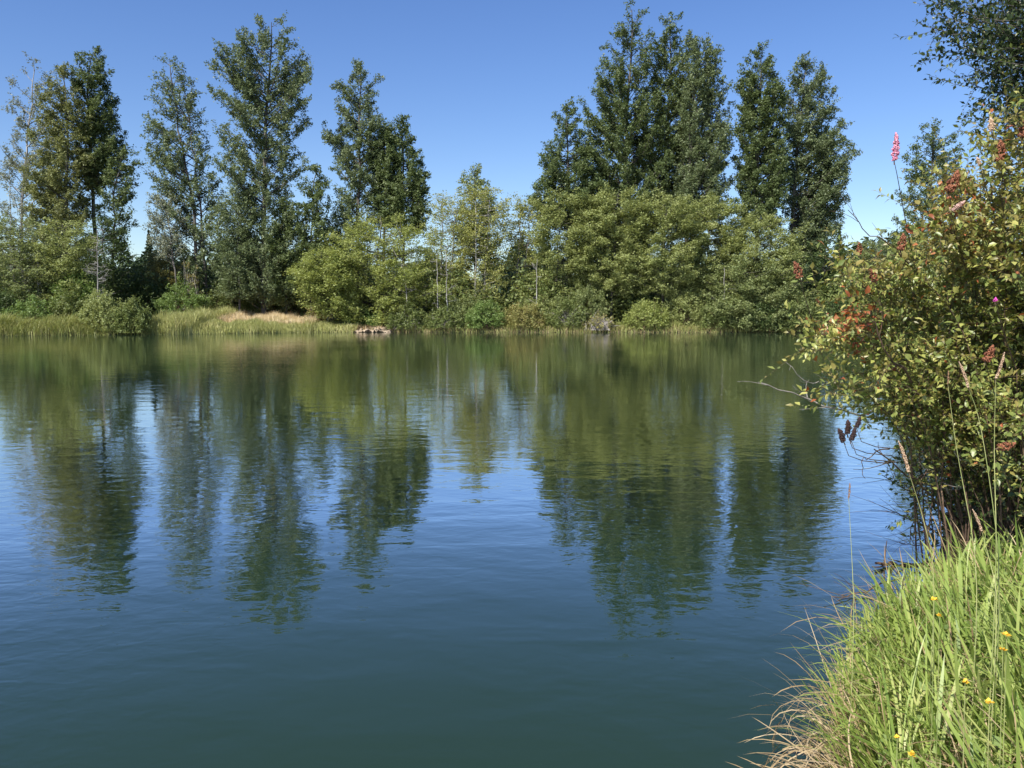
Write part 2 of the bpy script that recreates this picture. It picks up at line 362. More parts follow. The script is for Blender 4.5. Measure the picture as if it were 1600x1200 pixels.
G1 = 'tall cottonwoods beyond the lake'
TALL = [
 # label, Y, trunks, rows, kwargs
 ('sparse pale grey tall tree at the far left edge of the woods', 88, [[(58, 110), (42, 250), (36, 420)]],
  [(95, 45, 70), (150, 22, 95), (220, 5, 110), (320, 0, 100), (400, 5, 90), (450, 0, 90)], dict(leaves=9000, leaf='pale', bark='bark_pale', rise=.9, nlimb=55, lsize=.17, r0=.2)),
 ('full olive green cottonwood left of the dark leaning one', 84, [[(98, 105), (105, 250), (98, 430)]],
  [(98, 90, 106), (130, 70, 120), (190, 52, 140), (260, 45, 150), (330, 42, 148), (390, 48, 140), (430, 60, 125)], dict(leaves=21000, leaf='cotton_olive', rise=.7, nlimb=105)),
 ('dark tall cottonwood with a bare curved trunk, third tree from the left', 86, [[(140, 85), (135, 230), (146, 320), (150, 440)]],
  [(78, 132, 150), (105, 118, 165), (160, 115, 178), (215, 112, 192), (245, 112, 196), (265, 118, 178), (290, 125, 165)], dict(leaves=13000, leaf='cotton_dark', rise=.9, nlimb=75, r0=.34)),
 ('small thin dark tree leaning right of the leftmost tall group', 85, [[(190, 235), (180, 300), (178, 440)]],
  [(232, 180, 200), (260, 165, 215), (310, 160, 213), (370, 160, 205), (400, 165, 200)], dict(leaves=3600, leaf='cotton_dark', rise=.7, nlimb=36, r0=.2)),
 ('small pale sparse tree at the foot of the twin stemmed cottonwood', 84, [[(245, 300), (258, 350), (272, 440)]],
  [(296, 236, 252), (320, 224, 268), (360, 224, 282), (395, 232, 285)], dict(leaves=2600, leaf='pale', rise=.7, nlimb=30, r0=.13, lsize=.17)),
 ('slender twin stemmed cottonwood with sky showing through its crown', 87, [[(270, 95), (288, 230), (308, 330), (312, 450)], [(300, 190), (312, 300), (325, 450)]],
  [(90, 260, 282), (120, 246, 302), (170, 242, 318), (215, 224, 330), (260, 232, 340), (320, 250, 352), (375, 262, 356), (430, 275, 355)], dict(leaves=12500, leaf='cotton', rise=.75, nlimb=85, r0=.26)),
 ('tallest broad topped cottonwood on the left half with a big side limb', 85, [[(425, 35), (418, 150), (414, 260), (412, 440)]],
  [(28, 415, 437), (50, 372, 452), (85, 332, 478), (125, 335, 488), (165, 348, 482), (200, 345, 470), (230, 342, 478), (280, 352, 470), (330, 360, 466), (375, 352, 470), (420, 350, 470), (462, 355, 465)],
  dict(leaves=32000, leaf='cotton', rise=.75, nlimb=120, r0=.42, twig=1.6, lobes=.18)),
 ('short narrow tree just right of the tallest left cottonwood', 84, [[(495, 265), (487, 330), (486, 440)]],
  [(262, 490, 500), (300, 470, 512), (340, 462, 518), (390, 462, 510), (430, 465, 505)], dict(leaves=5200, leaf='cotton_dark', rise=.6, nlimb=44, r0=.18)),
 ('tall narrow cottonwood standing over the round willow mound', 86, [[(560, 105), (562, 220), (560, 330), (560, 450)]],
  [(98, 552, 572), (125, 525, 588), (170, 520, 590), (205, 508, 612), (240, 520, 606), (290, 528, 600), (330, 518, 590), (370, 520, 585)], dict(leaves=13000, leaf='cotton', rise=.8, nlimb=85, r0=.3)),
 ('dark leafy tree between the narrow cottonwood and the pointed one', 85, [[(600, 195), (600, 300), (598, 440)]],
  [(192, 594, 608), (225, 580, 618), (270, 576, 622), (320, 578, 622), (350, 580, 625)], dict(leaves=8500, leaf='cotton_dark', rise=.7, nlimb=60, r0=.22)),
 ('dark pointed tree right behind the round willow mound', 86, [[(628, 188), (630, 280), (632, 440)]],
  [(185, 623, 633), (220, 612, 646), (265, 604, 660), (290, 600, 672), (330, 605, 668), (360, 610, 662)], dict(leaves=10500, leaf='cotton_dark', rise=.5, nlimb=75, r0=.22)),
 ('small dark topped tree poking above the thin yellowing alders', 86, [[(742, 268), (742, 330), (742, 450)]],
  [(264, 735, 748), (285, 722, 762), (320, 716, 770), (370, 712, 778), (420, 715, 778)], dict(leaves=6500, leaf='alder_deep', rise=.3, nlimb=50, r0=.18)),
 ('pointed conical cottonwood on the left flank of the tallest group', 84, [[(886, 162), (888, 250), (890, 440)]],
  [(158, 881, 890), (190, 870, 902), (230, 856, 922), (270, 840, 942), (310, 828, 952), (345, 832, 950)], dict(leaves=18000, leaf='cotton_dark', rise=.55, nlimb=95, r0=.3)),
 ('tallest cottonwood of all, with a dense pointed dark crown', 87, [[(990, 14), (982, 150), (975, 300), (972, 440)]],
  [(8, 982, 1000), (40, 958, 1014), (80, 946, 1030), (130, 922, 1040), (160, 900, 1045), (200, 908, 1050), (250, 904, 1050), (310, 900, 1050), (345, 905, 1050)], dict(leaves=35000, leaf='cotton_dark', rise=1.0, nlimb=130, r0=.45)),
 ('dense cottonwood right behind the shoulder of the tallest crown', 89, [[(1048, 30), (1046, 150), (1035, 300), (1035, 440)]],
  [(28, 1040, 1056), (70, 1022, 1070), (130, 1010, 1088), (200, 1005, 1100), (270, 1005, 1100), (330, 1008, 1100)], dict(leaves=23000, leaf='cotton_dark', rise=1.1, nlimb=95, r0=.38)),
 ('feathery cottonwood with upswept shoots on the right of the tallest group', 86, [[(1095, 60), (1085, 170), (1075, 300), (1070, 440)]],
  [(52, 1070, 1090), (75, 1062, 1124), (120, 1062, 1136), (180, 1055, 1144), (230, 1055, 1146), (290, 1050, 1142), (330, 1050, 1130)], dict(leaves=23000, leaf='cotton', rise=1.3, nlimb=105, r0=.34, twig=1.5)),
 ('narrow dark columnar cottonwood beside the wide one at the end', 85, [[(1188, 85), (1185, 200), (1182, 440)]],
  [(82, 1182, 1196), (110, 1158, 1212), (160, 1152, 1226), (220, 1148, 1230), (280, 1146, 1232), (340, 1148, 1225)], dict(leaves=25000, leaf='cotton_dark', rise=1.0, nlimb=105, r0=.32)),
 ('wide grey green cottonwood at the right end of the row', 88, [[(1258, 98), (1245, 220), (1238, 320), (1235, 450)]],
  [(93, 1245, 1275), (120, 1225, 1290), (170, 1222, 1308), (220, 1222, 1322), (240, 1222, 1328), (290, 1225, 1322), (340, 1230, 1318), (385, 1240, 1308)], dict(leaves=29000, leaf='cotton', rise=.85, nlimb=120, r0=.36)),
 ('rounded dark tree seen behind the leafy shrub on the right bank', 92, [[(1462, 195), (1460, 300), (1460, 440)]],
  [(188, 1455, 1470), (215, 1425, 1495), (250, 1415, 1503), (300, 1412, 1508), (350, 1402, 1515), (400, 1400, 1520)], dict(leaves=13000, leaf='cotton_dark', rise=.7, nlimb=80, r0=.3)),
]
for k, (lab, Yd, tr, rows, kw) in enumerate(TALL):
    make_tree('cottonwood_tree', lab, 'tree', G1, Yd, tr, rows, seed=100+k, **kw)

G2 = 'alders in front of the cottonwoods'
MID = [
 ('middling dark tree between the twin stemmed cottonwood and the tallest left one', 84, [[(372, 292), (375, 470)]], [(285, 365, 380), (320, 345, 398), (370, 338, 405), (420, 338, 405), (465, 342, 400)], dict(leaves=8000, leaf='cotton', flat=.8)),
 ('middling dark tree hugging the right side of the tallest left trunk', 84, [[(446, 318), (446, 470)]], [(310, 440, 455), (345, 424, 472), (395, 418, 480), (440, 420, 478), (470, 425, 475)], dict(leaves=8000, leaf='cotton_dark', flat=.8)),
 ('low olive tree at the foot of the curved bare trunk', 83, [[(160, 345), (160, 470)]], [(338, 150, 172), (370, 136, 190), (420, 130, 205), (465, 135, 205)], dict(leaves=4500, leaf='shrub_dark', flat=.7)),
 ('bushy dark tree filling the gap under the pointed tree behind the willow', 86, [[(520, 350), (520, 470)]], [(342, 515, 530), (375, 502, 545), (420, 500, 550), (465, 500, 550)], dict(leaves=4500, leaf='cotton_dark', flat=.8)),
 ('dark green alder at the left frame edge above the sedge', 76, [[(20, 345), (22, 480)]], [(338, 5, 40), (370, -15, 62), (420, -20, 75), (470, -20, 78), (500, -15, 70)], dict(leaves=8500, leaf='alder_deep')),
 ('light green young alder in front of the leftmost dark trunks', 77, [[(100, 350), (95, 480)]], [(345, 85, 125), (375, 66, 148), (420, 60, 150), (465, 55, 150), (490, 60, 140)], dict(leaves=8500, leaf='alder')),
 ('low feathery dark conifer like tree beside the rounded lake bush', 76, [[(118, 425), (118, 490)]], [(420, 112, 124), (440, 95, 142), (465, 85, 155), (488, 85, 155)], dict(leaves=4500, leaf='shrub_fresh', rise=-.1)),
 ('large round light green willow mound left of the sandy landing', 82, [[(592, 335), (585, 480)], [(560, 380), (580, 480)], [(630, 370), (600, 480)]],
  [(328, 575, 612), (345, 545, 645), (375, 515, 672), (410, 490, 690), (450, 475, 695), (480, 500, 690), (500, 510, 680)], dict(leaves=24000, leaf='willow', nlimb=150, lobes=.1)),
 ('low arching willow at the left foot of the round mound', 79, [[(505, 395), (512, 490)]], [(388, 490, 525), (405, 470, 545), (430, 460, 555), (460, 470, 560), (490, 500, 560)], dict(leaves=9500, leaf='willow')),
 ('thin pale alder with grey stems right of the willow mound', 83, [[(690, 305), (688, 480)], [(712, 330), (700, 480)]], [(300, 680, 712), (330, 670, 722), (380, 668, 728), (430, 668, 730), (475, 670, 725)], dict(leaves=3600, leaf='alder_yellow', bark='bark_pale')),
 ('thin yellowing alder with sky gaps left of the dense alder wall', 82, [[(745, 300), (742, 480)], [(765, 310), (755, 480)]], [(290, 725, 780), (320, 712, 800), (370, 712, 800), (430, 715, 795), (475, 720, 790)], dict(leaves=6000, leaf='alder_yellow', bark='bark_pale')),
 ('slim light alder between the yellowing one and the dense wall', 84, [[(815, 320), (805, 480)], [(828, 340), (815, 480)]], [(305, 800, 840), (335, 788, 850), (385, 790, 850), (435, 790, 850), (475, 792, 845)], dict(leaves=4200, leaf='alder_yellow', bark='bark_pale')),
 ('leftmost tree of the dense alder wall', 82, [[(875, 308), (868, 480)]], [(302, 855, 905), (325, 838, 930), (370, 832, 935), (420, 838, 930), (465, 845, 925)], dict(leaves=15000, leaf='alder')),
 ('high domed alder under the tallest cottonwood', 81, [[(965, 300), (955, 480)]], [(297, 940, 985), (315, 912, 1010), (360, 902, 1015), (410, 905, 1010), (455, 910, 1000)], dict(leaves=23000, leaf='alder', nlimb=110)),
 ('broad alder in the middle of the dense wall', 80, [[(1040, 308), (1035, 480)]], [(303, 1020, 1070), (325, 992, 1092), (370, 985, 1100), (420, 990, 1095), (460, 1000, 1085)], dict(leaves=17000, leaf='alder')),
 ('light crowned alder below the feathery cottonwood', 82, [[(1110, 312), (1105, 480)]], [(308, 1095, 1135), (328, 1070, 1160), (370, 1062, 1170), (420, 1070, 1165), (460, 1080, 1155)], dict(leaves=16500, leaf='alder')),
 ('rounded alder where the dense wall slopes down to the right', 80, [[(1190, 338), (1180, 480)]], [(330, 1172, 1212), (350, 1142, 1242), (390, 1128, 1262), (430, 1128, 1262), (475, 1135, 1255)], dict(leaves=17000, leaf='alder')),
 ('low dark alder leaning over the water at the end of the wall', 78, [[(1165, 405), (1165, 495)]], [(398, 1150, 1185), (425, 1115, 1225), (460, 1100, 1250), (495, 1110, 1255), (512, 1125, 1250)], dict(leaves=16000, leaf='alder_deep')),
 ('dark low tree at the right end behind the last alder', 84, [[(1285, 385), (1285, 490)]], [(378, 1275, 1300), (400, 1258, 1335), (440, 1250, 1350), (490, 1245, 1355)], dict(leaves=9500, leaf='shrub_dark')),
 ('green alder across the bay right of the last low tree', 86, [[(1370, 385), (1370, 490)]], [(378, 1355, 1390), (400, 1335, 1415), (440, 1330, 1425), (490, 1330, 1430)], dict(leaves=9000, leaf='alder_deep')),
 ('green alder across the bay behind the shrub leaves', 86, [[(1450, 370), (1450, 490)]], [(362, 1435, 1470), (390, 1410, 1500), (440, 1405, 1510), (495, 1405, 1510)], dict(leaves=8000, leaf='alder_deep')),
 ('alder across the bay hidden behind the right bank shrub', 84, [[(1545, 360), (1545, 490)]], [(350, 1525, 1570), (390, 1500, 1600), (440, 1495, 1610), (495, 1495, 1610)], dict(leaves=7000, leaf='alder')),
 ('brownish green tree behind the meadow on the left', 90, [[(262, 385), (262, 470)]], [(378, 250, 275), (400, 225, 300), (440, 215, 305), (480, 215, 305)], dict(leaves=8000, leaf='shrub_rust')),
]
for k, (lab, Yd, tr, rows, kw) in enumerate(MID):
    d = dict(rise=.25, nlimb=85, r0=.13, twig=1.35, spread=.22, lsize=.18, up=.12, core=.62, limb_r=.03, lobes=.15, flat=.48, widen=1.12, leafup=.9); d.update(kw)
    make_tree('alder_tree', lab, 'tree', G2, Yd, tr, rows, seed=300+k, **d)

# thin bare pale saplings and snags in front of the alders
def snag(label, Y, pts, nb, seed, r=.07, blen=1.2, mat='bark_pale'):
    rng = np.random.default_rng(seed)
    P = np.array([at(x, y, Y) for x, y in pts])[::-1]; P[0, 2] = min(P[0, 2], gz(P[0, 0], Y))
    zz = np.linspace(P[0, 2], P[-1, 2], 12); tr = np.column_stack((np.interp(zz, P[:, 2], P[:, 0])+rng.normal(0, .04, 12), np.full(12, Y), zz))
    base = tr[0].copy(); root = bpy.data.objects.new('dead_tree', None); C.objects.link(root); root.location = base
    tag(root, label, 'dead tree', 'bare pale stems along the far shore')
    link('trunk', mesh_np('trunk', [(*tube(tr-base, np.linspace(r, .02, 12), 6), 0)], [M[mat]], True), root)
    g = []
    for k in range(nb):
        t = rng.uniform(.25, 1); s = np.array([np.interp(t*11, np.arange(12), tr[:, c]) for c in range(3)])-base
        D = norm(np.array((rng.normal(), rng.normal()*.6, rng.uniform(-.2, .7)))); ln = blen*rng.uniform(.4, 1.2)*(1.2-t*.6)
        e = s+D*ln; g.append((*tube(bez(s, (s+e)/2+rng.normal(0, .1, 3), e, 5), np.linspace(.022, .008, 5), 3), 0))
        for q in range(3):
            s2 = s+D*ln*rng.uniform(.4, .9); e2 = s2+norm(D+rng.normal(0, .6, 3))*ln*.45
            g.append((*tube(np.array([s2, (s2+e2)/2, e2]), [.012, .009, .006], 3), 0))
    b = link('branches', mesh_np('branches', g, [M[mat]], True), root); b['kind'] = 'stuff'
for k, a in enumerate([
    ('bare grey dead tree with short twigs behind the rounded lake bush', 73.5, [(152, 360), (150, 450)], 46),
    ('pale bare stem rising through the young light green alder', 76, [(58, 395), (60, 490)], 24),
    ('bare whitish trunk standing at the far left of the woods', 90, [(14, 240), (16, 440)], 40),
    ('thin pale stem right of the willow mound, left of a pair', 78.6, [(683, 395), (684, 470)], 8),
    ('thin pale stem right of the willow mound, right of a pair', 78.6, [(697, 385), (698, 470)], 8),
    ('pale stem above the rusty shoreline shrubs', 79, [(839, 405), (838, 468)], 8),
    ('short pale snag in front of the dense alder wall', 78, [(1132, 418), (1132, 450)], 4),
    ('leaning pale branch inside the round willow mound', 78.5, [(612, 385), (632, 425), (640, 470)], 12)]):
    snag(*a, seed=700+k)

# ------------------------------------------------------------------ shrubs along the far shore
def make_bush(name, label, cat, group, Y, xl, xr, ytop, leaf, leaves, lsize=.13, seed=0, depth=1.0, ybot=None, bare=0.0, skew=0.0, twigm='stem'):
    rng = np.random.default_rng(seed)
    a, b = at(xl, 520, Y)[0], at(xr, 520, Y)[0]; cx, hw = (a+b)/2, (b-a)/2
    z0 = gz(cx, Y); H = at(cx, ytop, Y)[2]-z0
    base = np.array((cx, Y, z0))
    root = bpy.data.objects.new(name, None); C.objects.link(root); root.location = base; tag(root, label, cat, group)
    leaves = int(leaves*1.5); nt_ = max(60, leaves//26)
    d = rng.normal(size=(nt_, 3)); d[:, 2] = np.abs(d[:, 2]); d = norm(d)
    ph = rng.uniform(0, 6, 4)
    lump = .84+.14*np.sin(d[:, 0]*5+ph[0])*np.cos(d[:, 2]*5+ph[1])+.10*np.sin(d[:, 0]*11+d[:, 1]*7+ph[2])
    rr = (rng.uniform(.35, 1, nt_)**.5)*lump
    hd = hw*depth*.8
    P0 = d*rr[:, None]*np.array((hw, min(hd, 3.2), H)); P0[:, 0] += skew*P0[:, 2]
    tl = rng.uniform(.25, .75, nt_)*min(1, H/2.5)
    P1 = P0 + norm(d*.5+rng.normal(0, .5, (nt_, 3))+np.array((0, 0, .45)))*tl[:, None]
    pick = rng.integers(0, nt_, leaves); t = rng.uniform(0, 1, leaves)[:, None]
    pos = P0[pick]*(1-t)+P1[pick]*t+rng.normal(0, .1, (leaves, 3)); pos[:, 2] = np.maximum(pos[:, 2], .02)
    g = []
    for k in range(26 if bare == 0 else int(26+bare*90)):
        q = rng.integers(0, nt_); e = P1[q]*(1.0 if bare == 0 else 1.05); s = np.array((rng.normal(0, hw*.35), rng.normal(0, .4), -.05))
        g.append((*tube(bez(s, (s+e)/2+np.array((0, 0, .25*H)), e, 6), np.linspace(.03, .007, 6), 3), 0))
    link('foliage', mesh_np('foliage', [(*tri_leaves(pos, lsize*1.15, rng, .4), 0)], [M[leaf]]), root)
    st = link('stems', mesh_np('stems', g, [M[twigm]]), root); st['kind'] = 'stuff'
    return root
G3 = 'shrubs along the far shore'
BUSH = [
 # label, Y, xl, xr, ytop, leaf, n, kwargs
 ('rounded green bush at the water end of the left sedge bank', 69.4, 122, 208, 450, 'alder', 9000, {}),
 ('low dark bush forming the shaded right side of the rounded green one', 69.0, 172, 240, 466, 'shrub', 7500, {}),  # darker leaf colour stands for the rounded bush's side away from the sun
 ('leafy green shrub behind the left sedge', 72.5, 10, 90, 462, 'shrub_fresh', 4500, {}),
 ('dark thicket shrub at the left frame edge', 73, -30, 35, 440, 'shrub_dark', 4500, {}),
 ('dark shrub between the sedge and the feathery low tree', 74, 70, 150, 455, 'shrub', 4500, {}),
 ('dark bramble mound at the left end behind the reeds', 86, 190, 262, 418, 'shrub_dark', 6500, {}),
 ('leafy green bramble mound behind the reeds under the twin stems', 83, 240, 335, 436, 'shrub_fresh', 7000, {}),
 ('green bramble mound left of the tallest left trunk', 86.5, 320, 405, 425, 'shrub', 8500, {}),
 ('dense dark shrub below the tallest left cottonwood', 87, 378, 450, 385, 'shrub', 8000, {}),
 ('dark shrub behind the tan meadow, beside the willow', 86, 440, 505, 400, 'shrub_dark', 7500, {}),
 ('brown twiggy bush behind the reeds', 84.5, 285, 318, 400, 'shrub_rust', 1500, dict(bare=.8, twigm='twig')),
 ('tiny yellow bush at the right end of the tan meadow', 80.5, 478, 505, 478, 'shrub_rust', 1200, {}),
 ('low fresh green shrub left of the sandy landing', 79.8, 538, 605, 480, 'shrub_fresh', 4000, {}),
 ('shrub overhanging the right side of the sandy landing', 78.2, 602, 672, 474, 'shrub', 5000, dict(bare=.3, twigm='twig')),
 ('olive shoreline shrub second right of the landing', 78, 655, 735, 478, 'shrub', 5200, dict(bare=.25, twigm='twig')),
 ('light green shrub behind the shoreline below the thin alders', 80, 690, 760, 455, 'alder_deep', 4500, {}),
 ('bright deep green shrub at the water right of the olive one', 77.8, 722, 790, 468, 'shrub_fresh', 5500, {}),
 ('rusty tinted shrub in the middle of the shoreline', 78, 775, 860, 470, 'shrub_rust', 5600, {}),
 ('yellow green shrub behind the rusty one', 79.5, 800, 885, 458, 'alder', 4800, {}),
 ('grey green shrub in front of the leftmost wall alder', 78, 850, 925, 462, 'shrub', 5500, dict(bare=.3, twigm='twig')),
 ('tall grey green shrub behind the brushwood', 79.5, 880, 960, 440, 'alder_deep', 6000, {}),
 ('dead grey brushwood heap hanging over the water', 77, 905, 968, 488, 'shrub_rust', 900, dict(bare=1.6, twigm='twig')),
 ('light green shrub right of the dead brushwood', 77.5, 972, 1050, 465, 'willow', 6000, {}),
 ('yellowish shrub rising behind the light green one', 79, 1030, 1110, 438, 'alder', 6500, {}),
 ('grey green shrub at the shore below the sloping wall', 77, 1085, 1165, 462, 'shrub', 6500, {}),
 ('dark dense shrub at the shore under the leaning alder', 76.5, 1150, 1225, 468, 'shrub_dark', 6500, {}),
 ('last dark shrub by the water before the right bank', 76.2, 1205, 1285, 462, 'shrub', 6500, {}),
 ('shrub across the bay left of the bank shrub leaves', 76.5, 1275, 1350, 465, 'shrub_dark', 4500, {}),
 ('shrub across the bay seen between the bank shrub stems', 76.5, 1335, 1420, 462, 'shrub', 4500, {}),
 ('shrub in the corner of the bay', 76, 1405, 1500, 455, 'shrub', 4500, {}),
]
for k, (lab, Yd, xl, xr, yt, lf, n_, kw) in enumerate(BUSH):
    make_bush('shrub', lab, 'shrub', G3, Yd, xl, xr, yt, lf, n_, seed=500+k, **kw)

# shaded thicket under the trees and far treeline (nobody could count either)
def mass(name, label, x0, x1, Ya, Yb, hfun, n, lsize, leaf, seed, zb=0.0):
    rng = np.random.default_rng(seed)
    x = rng.uniform(x0, x1, n); y = rng.uniform(Ya, Yb, n)
    h = hfun(x, y, rng); z = rng.uniform(0, 1, n)**1.15*h
    g = ground_z(np.column_stack((x, y)))
    o = link(name, mesh_np(name, [(*tri_leaves(np.column_stack((x, y, g+z)), lsize, rng, .3), 0)], [M[leaf]]))
    return tag(o, label, None, None, 'stuff')
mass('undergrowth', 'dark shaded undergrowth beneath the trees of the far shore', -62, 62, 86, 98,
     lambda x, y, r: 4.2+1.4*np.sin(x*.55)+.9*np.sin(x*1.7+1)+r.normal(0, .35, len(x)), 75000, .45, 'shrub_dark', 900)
mass('thicket', 'green thicket of saplings behind the right shoreline shrubs', -8, 60, 79.5, 86,
     lambda x, y, r: 4.0+1.3*np.sin(x*.8)+.8*np.sin(x*2.1)+r.normal(0, .35, len(x)), 60000, .28, 'shrub', 901)
mass('treeline', 'far dark line of woods behind everything', -150, 150, 130, 150,
     lambda x, y, r: 9.0+2.2*np.sin(x*.12)+1.8*np.sin(x*.41+1)+1.2*np.sin(x*1.3)+r.normal(0, .5, len(x)), 72000, 1.25, 'conifer', 902)
def conifer(label, px, ytop, Y, halfw, seed):
    rng = np.random.default_rng(seed); top = at(px, ytop, Y); z0 = gz(top[0], Y); base = np.array((top[0], Y, z0)); H = top[2]-z0
    root = bpy.data.objects.new('conifer_tree', None); C.objects.link(root); root.location = base; tag(root, label, 'tree', 'far conifers on the skyline')
    n = 4200; t = rng.uniform(.1, 1, n)**.8; lay = np.round(t*26)/26
    a = rng.integers(0, 9, n)*.698+lay*40+rng.normal(0, .12, n); r = halfw*(1-lay)*rng.uniform(.1, 1, n)
    pos = np.column_stack((r*np.cos(a), r*np.sin(a), lay*H-r*.25+rng.normal(0, .1, n)))
    link('crown', mesh_np('crown', [(*diamonds(pos, .38, rng, .6), 0)], [M['conifer']]), root)
    link('trunk', mesh_np('trunk', [(*tube(np.array([(0, 0, -.2), (0, 0, H*.5), (0, 0, H)]), [.35, .2, .03]), 0)], [M['bark']], True), root)
for k, a in enumerate([('far small conifer between the wide cottonwood and the bank shrub', 1312, 352, 140, 2.6), ('far conifer tip just left of the flowering stem', 1398, 365, 138, 2.8),
                       ('far conifer tip behind the meadow brambles', 232, 362, 130, 3.0), ('far conifer tip low in the gap left of the willow mound', 508, 372, 134, 2.8)]):
    conifer(*a, seed=950+k)

# ------------------------------------------------------------------ blades (far shore and near bank)
def blades(roots, H, width, rng, lean, curve=.5, seg=3):
    """ribbons from roots; lean = Nx3 horizontal tip offset directions"""
    n = len(roots); t = np.linspace(0, 1, seg+1)
    H = H[:, None]
    side = norm(np.cross(lean+rng.normal(0, .3, (n, 3)), np.array((0, 0, 1.))))
    V = []
    for k, tt in enumerate(t):
        c = roots + lean*(tt**(1+curve*1.5))[..., None] if np.ndim(tt) else roots + lean*tt**(1+curve*1.5)
        c = c + np.array((0, 0, 1.))*H*(tt - .28*curve*tt**3)
        w = width[:, None]*(1-tt)**.6*(.75+.5*tt*(1-tt)*2)*.5 if k < seg else width[:, None]*0.02
        V += [c-side*w, c+side*w]
    v = np.stack(V, 1).reshape(-1, 3); m = 2*(seg+1)
    f = np.array([[2*k, 2*k+1, 2*k+3, 2*k+2] for k in range(seg)])
    F = (np.arange(n)[:, None, None]*m + f[None]).reshape(-1, 4)
    return v, F
def far_blades(name, label, poly, n, h, leaf, seed, width=.05, lean=.35):
    """poly: (x0, x1, Y0, Y1) in world metres, following the shore"""
    rng = np.random.default_rng(seed); x = rng.uniform(poly[0], poly[1], n*3); y = rng.uniform(poly[2], poly[3], n*3)
    sd = lake_sd(np.column_stack((x, y))); k = (sd > -.25) & (sd < poly[4]); x, y = x[k][:n], y[k][:n]; n = len(x)
    z = ground_z(np.column_stack((x, y))); z = np.maximum(z, -.1)
    hh = h*rng.uniform(.6, 1.15, n)*(1+.22*np.sin(x*1.3+np.sin(y))+.12*np.sin(x*3.7+y))
    L = np.column_stack((rng.normal(0, lean, n), rng.normal(-.05, lean, n), np.zeros(n)))*hh[:, None]
    v, f = blades(np.column_stack((x, y, z)), hh, np.full(n, width)*rng.uniform(.6, 1.3, n), rng, L, .6, 3)
    return tag(link(name, mesh_np(name, [(v, f, 0)], [M[leaf]])), label, None, None, 'stuff')
far_blades('sedge', 'mounds of arching yellow green sedge on the left far shore', (-46, -34.2, 60, 76, 3.2), 8500, 1.25, 'sedge', 20, .06, .5)
far_blades('bank_grass', 'thin grass at the foot of the left lake bushes', (-35, -29, 66, 74, 1.3), 2600, .6, 'sedge', 27, .05, .45)
far_blades('reeds', 'tall pale green reeds standing left of the tan meadow', (-31.2, -27.4, 66, 86, 10.0), 9500, 1.5, 'reed', 21, .055, .2)
far_blades('short_reeds', 'low pale green reeds at the waterline before the tan meadow', (-28.4, -18.6, 68, 80, 4.6), 12000, .75, 'reed', 26, .055, .2)
far_blades('meadow_grass', 'short green grass between the reeds and the sandy landing', (-21.5, -14.5, 72, 84, 6.0), 8000, .6, 'reed', 22, .05, .3)
far_blades('dry_grass', 'band of tan dry grass behind the reeds on the far shore', (-30.8, -18.6, 77, 86.5, 18), 19000, 1.05, 'straw', 23, .05, .25)
far_blades('shore_grass', 'mixed low grass fringing the right far shore', (-11, 40, 74, 80, 1.6), 9000, .6, 'sedge', 24, .05, .4)
far_blades('dead_grass', 'dry brown stalks at the waterline of the right far shore', (-15, 40, 74, 80, .9), 5000, .45, 'dry', 25, .045, .5)

# sandy landing
def sand():
    m, n, out = new_mat('bare_sand')
    geo = n.nodes.new('ShaderNodeNewGeometry'); nz = n.nodes.new('ShaderNodeTexNoise'); nz.inputs['Scale'].default_value = 3; nz.inputs['Detail'].default_value = 6
    n.links.new(geo.outputs['Position'], nz.inputs['Vector'])
    r = ramp(n, [(.35, (.26, .19, .13)), (.6, (.46, .37, .27))]); n.links.new(nz.outputs[0], r.inputs[0])
    p = n.nodes.new('ShaderNodeBsdfPrincipled'); p.inputs['Roughness'].default_value = .95; n.links.new(r.outputs[0], p.inputs['Base Color']); n.links.new(p.outputs[0], out.inputs[0])
    rng = np.random.default_rng(4); nx, ny = 26, 10
    x = np.linspace(-14.9, -11.3, nx); u = np.linspace(0, 1, ny)
    X, U = np.meshgrid(x, u); edge = 76.75+.22*np.sin(X*4)+.14*np.sin(X*9+1)+.1*np.sin(X*17)
    Yy = edge+U*3.2; Z = .14+.46*U+.07*rng.normal(size=X.shape)-.32*np.clip(np.abs(X+13.1)/1.9, 0, 1)**4*(1-U*.3)+.05*np.sin(X*5+U*3)
    top = np.column_stack((X.ravel(), Yy.ravel(), Z.ravel()))
    i = np.arange(ny-1)[:, None]*nx; j = np.arange(nx-1)[None]; f = np.stack((i+j, i+j+1, i+nx+j+1, i+nx+j), -1).reshape(-1, 4)
    lip = np.column_stack((x, edge[0]+.15+.12*np.sin(x*7), np.full(nx, -.25))); lip[:, 1] += .35; v2 = np.vstack((top[:nx], lip)); k = np.arange(nx-1)
    f2 = np.stack((k+nx, k+nx+1, k+1, k), -1)
    tag(link('sandy_bank', mesh_np('sandy_bank', [(top, f, 0), (v2, f2, 1)], [m, bark_mat('bank_soil', (.07, .05, .035), (.24, .17, .12), 6)])), 'bare pale sandy landing with an undercut edge', None, None, 'structure')
sand()

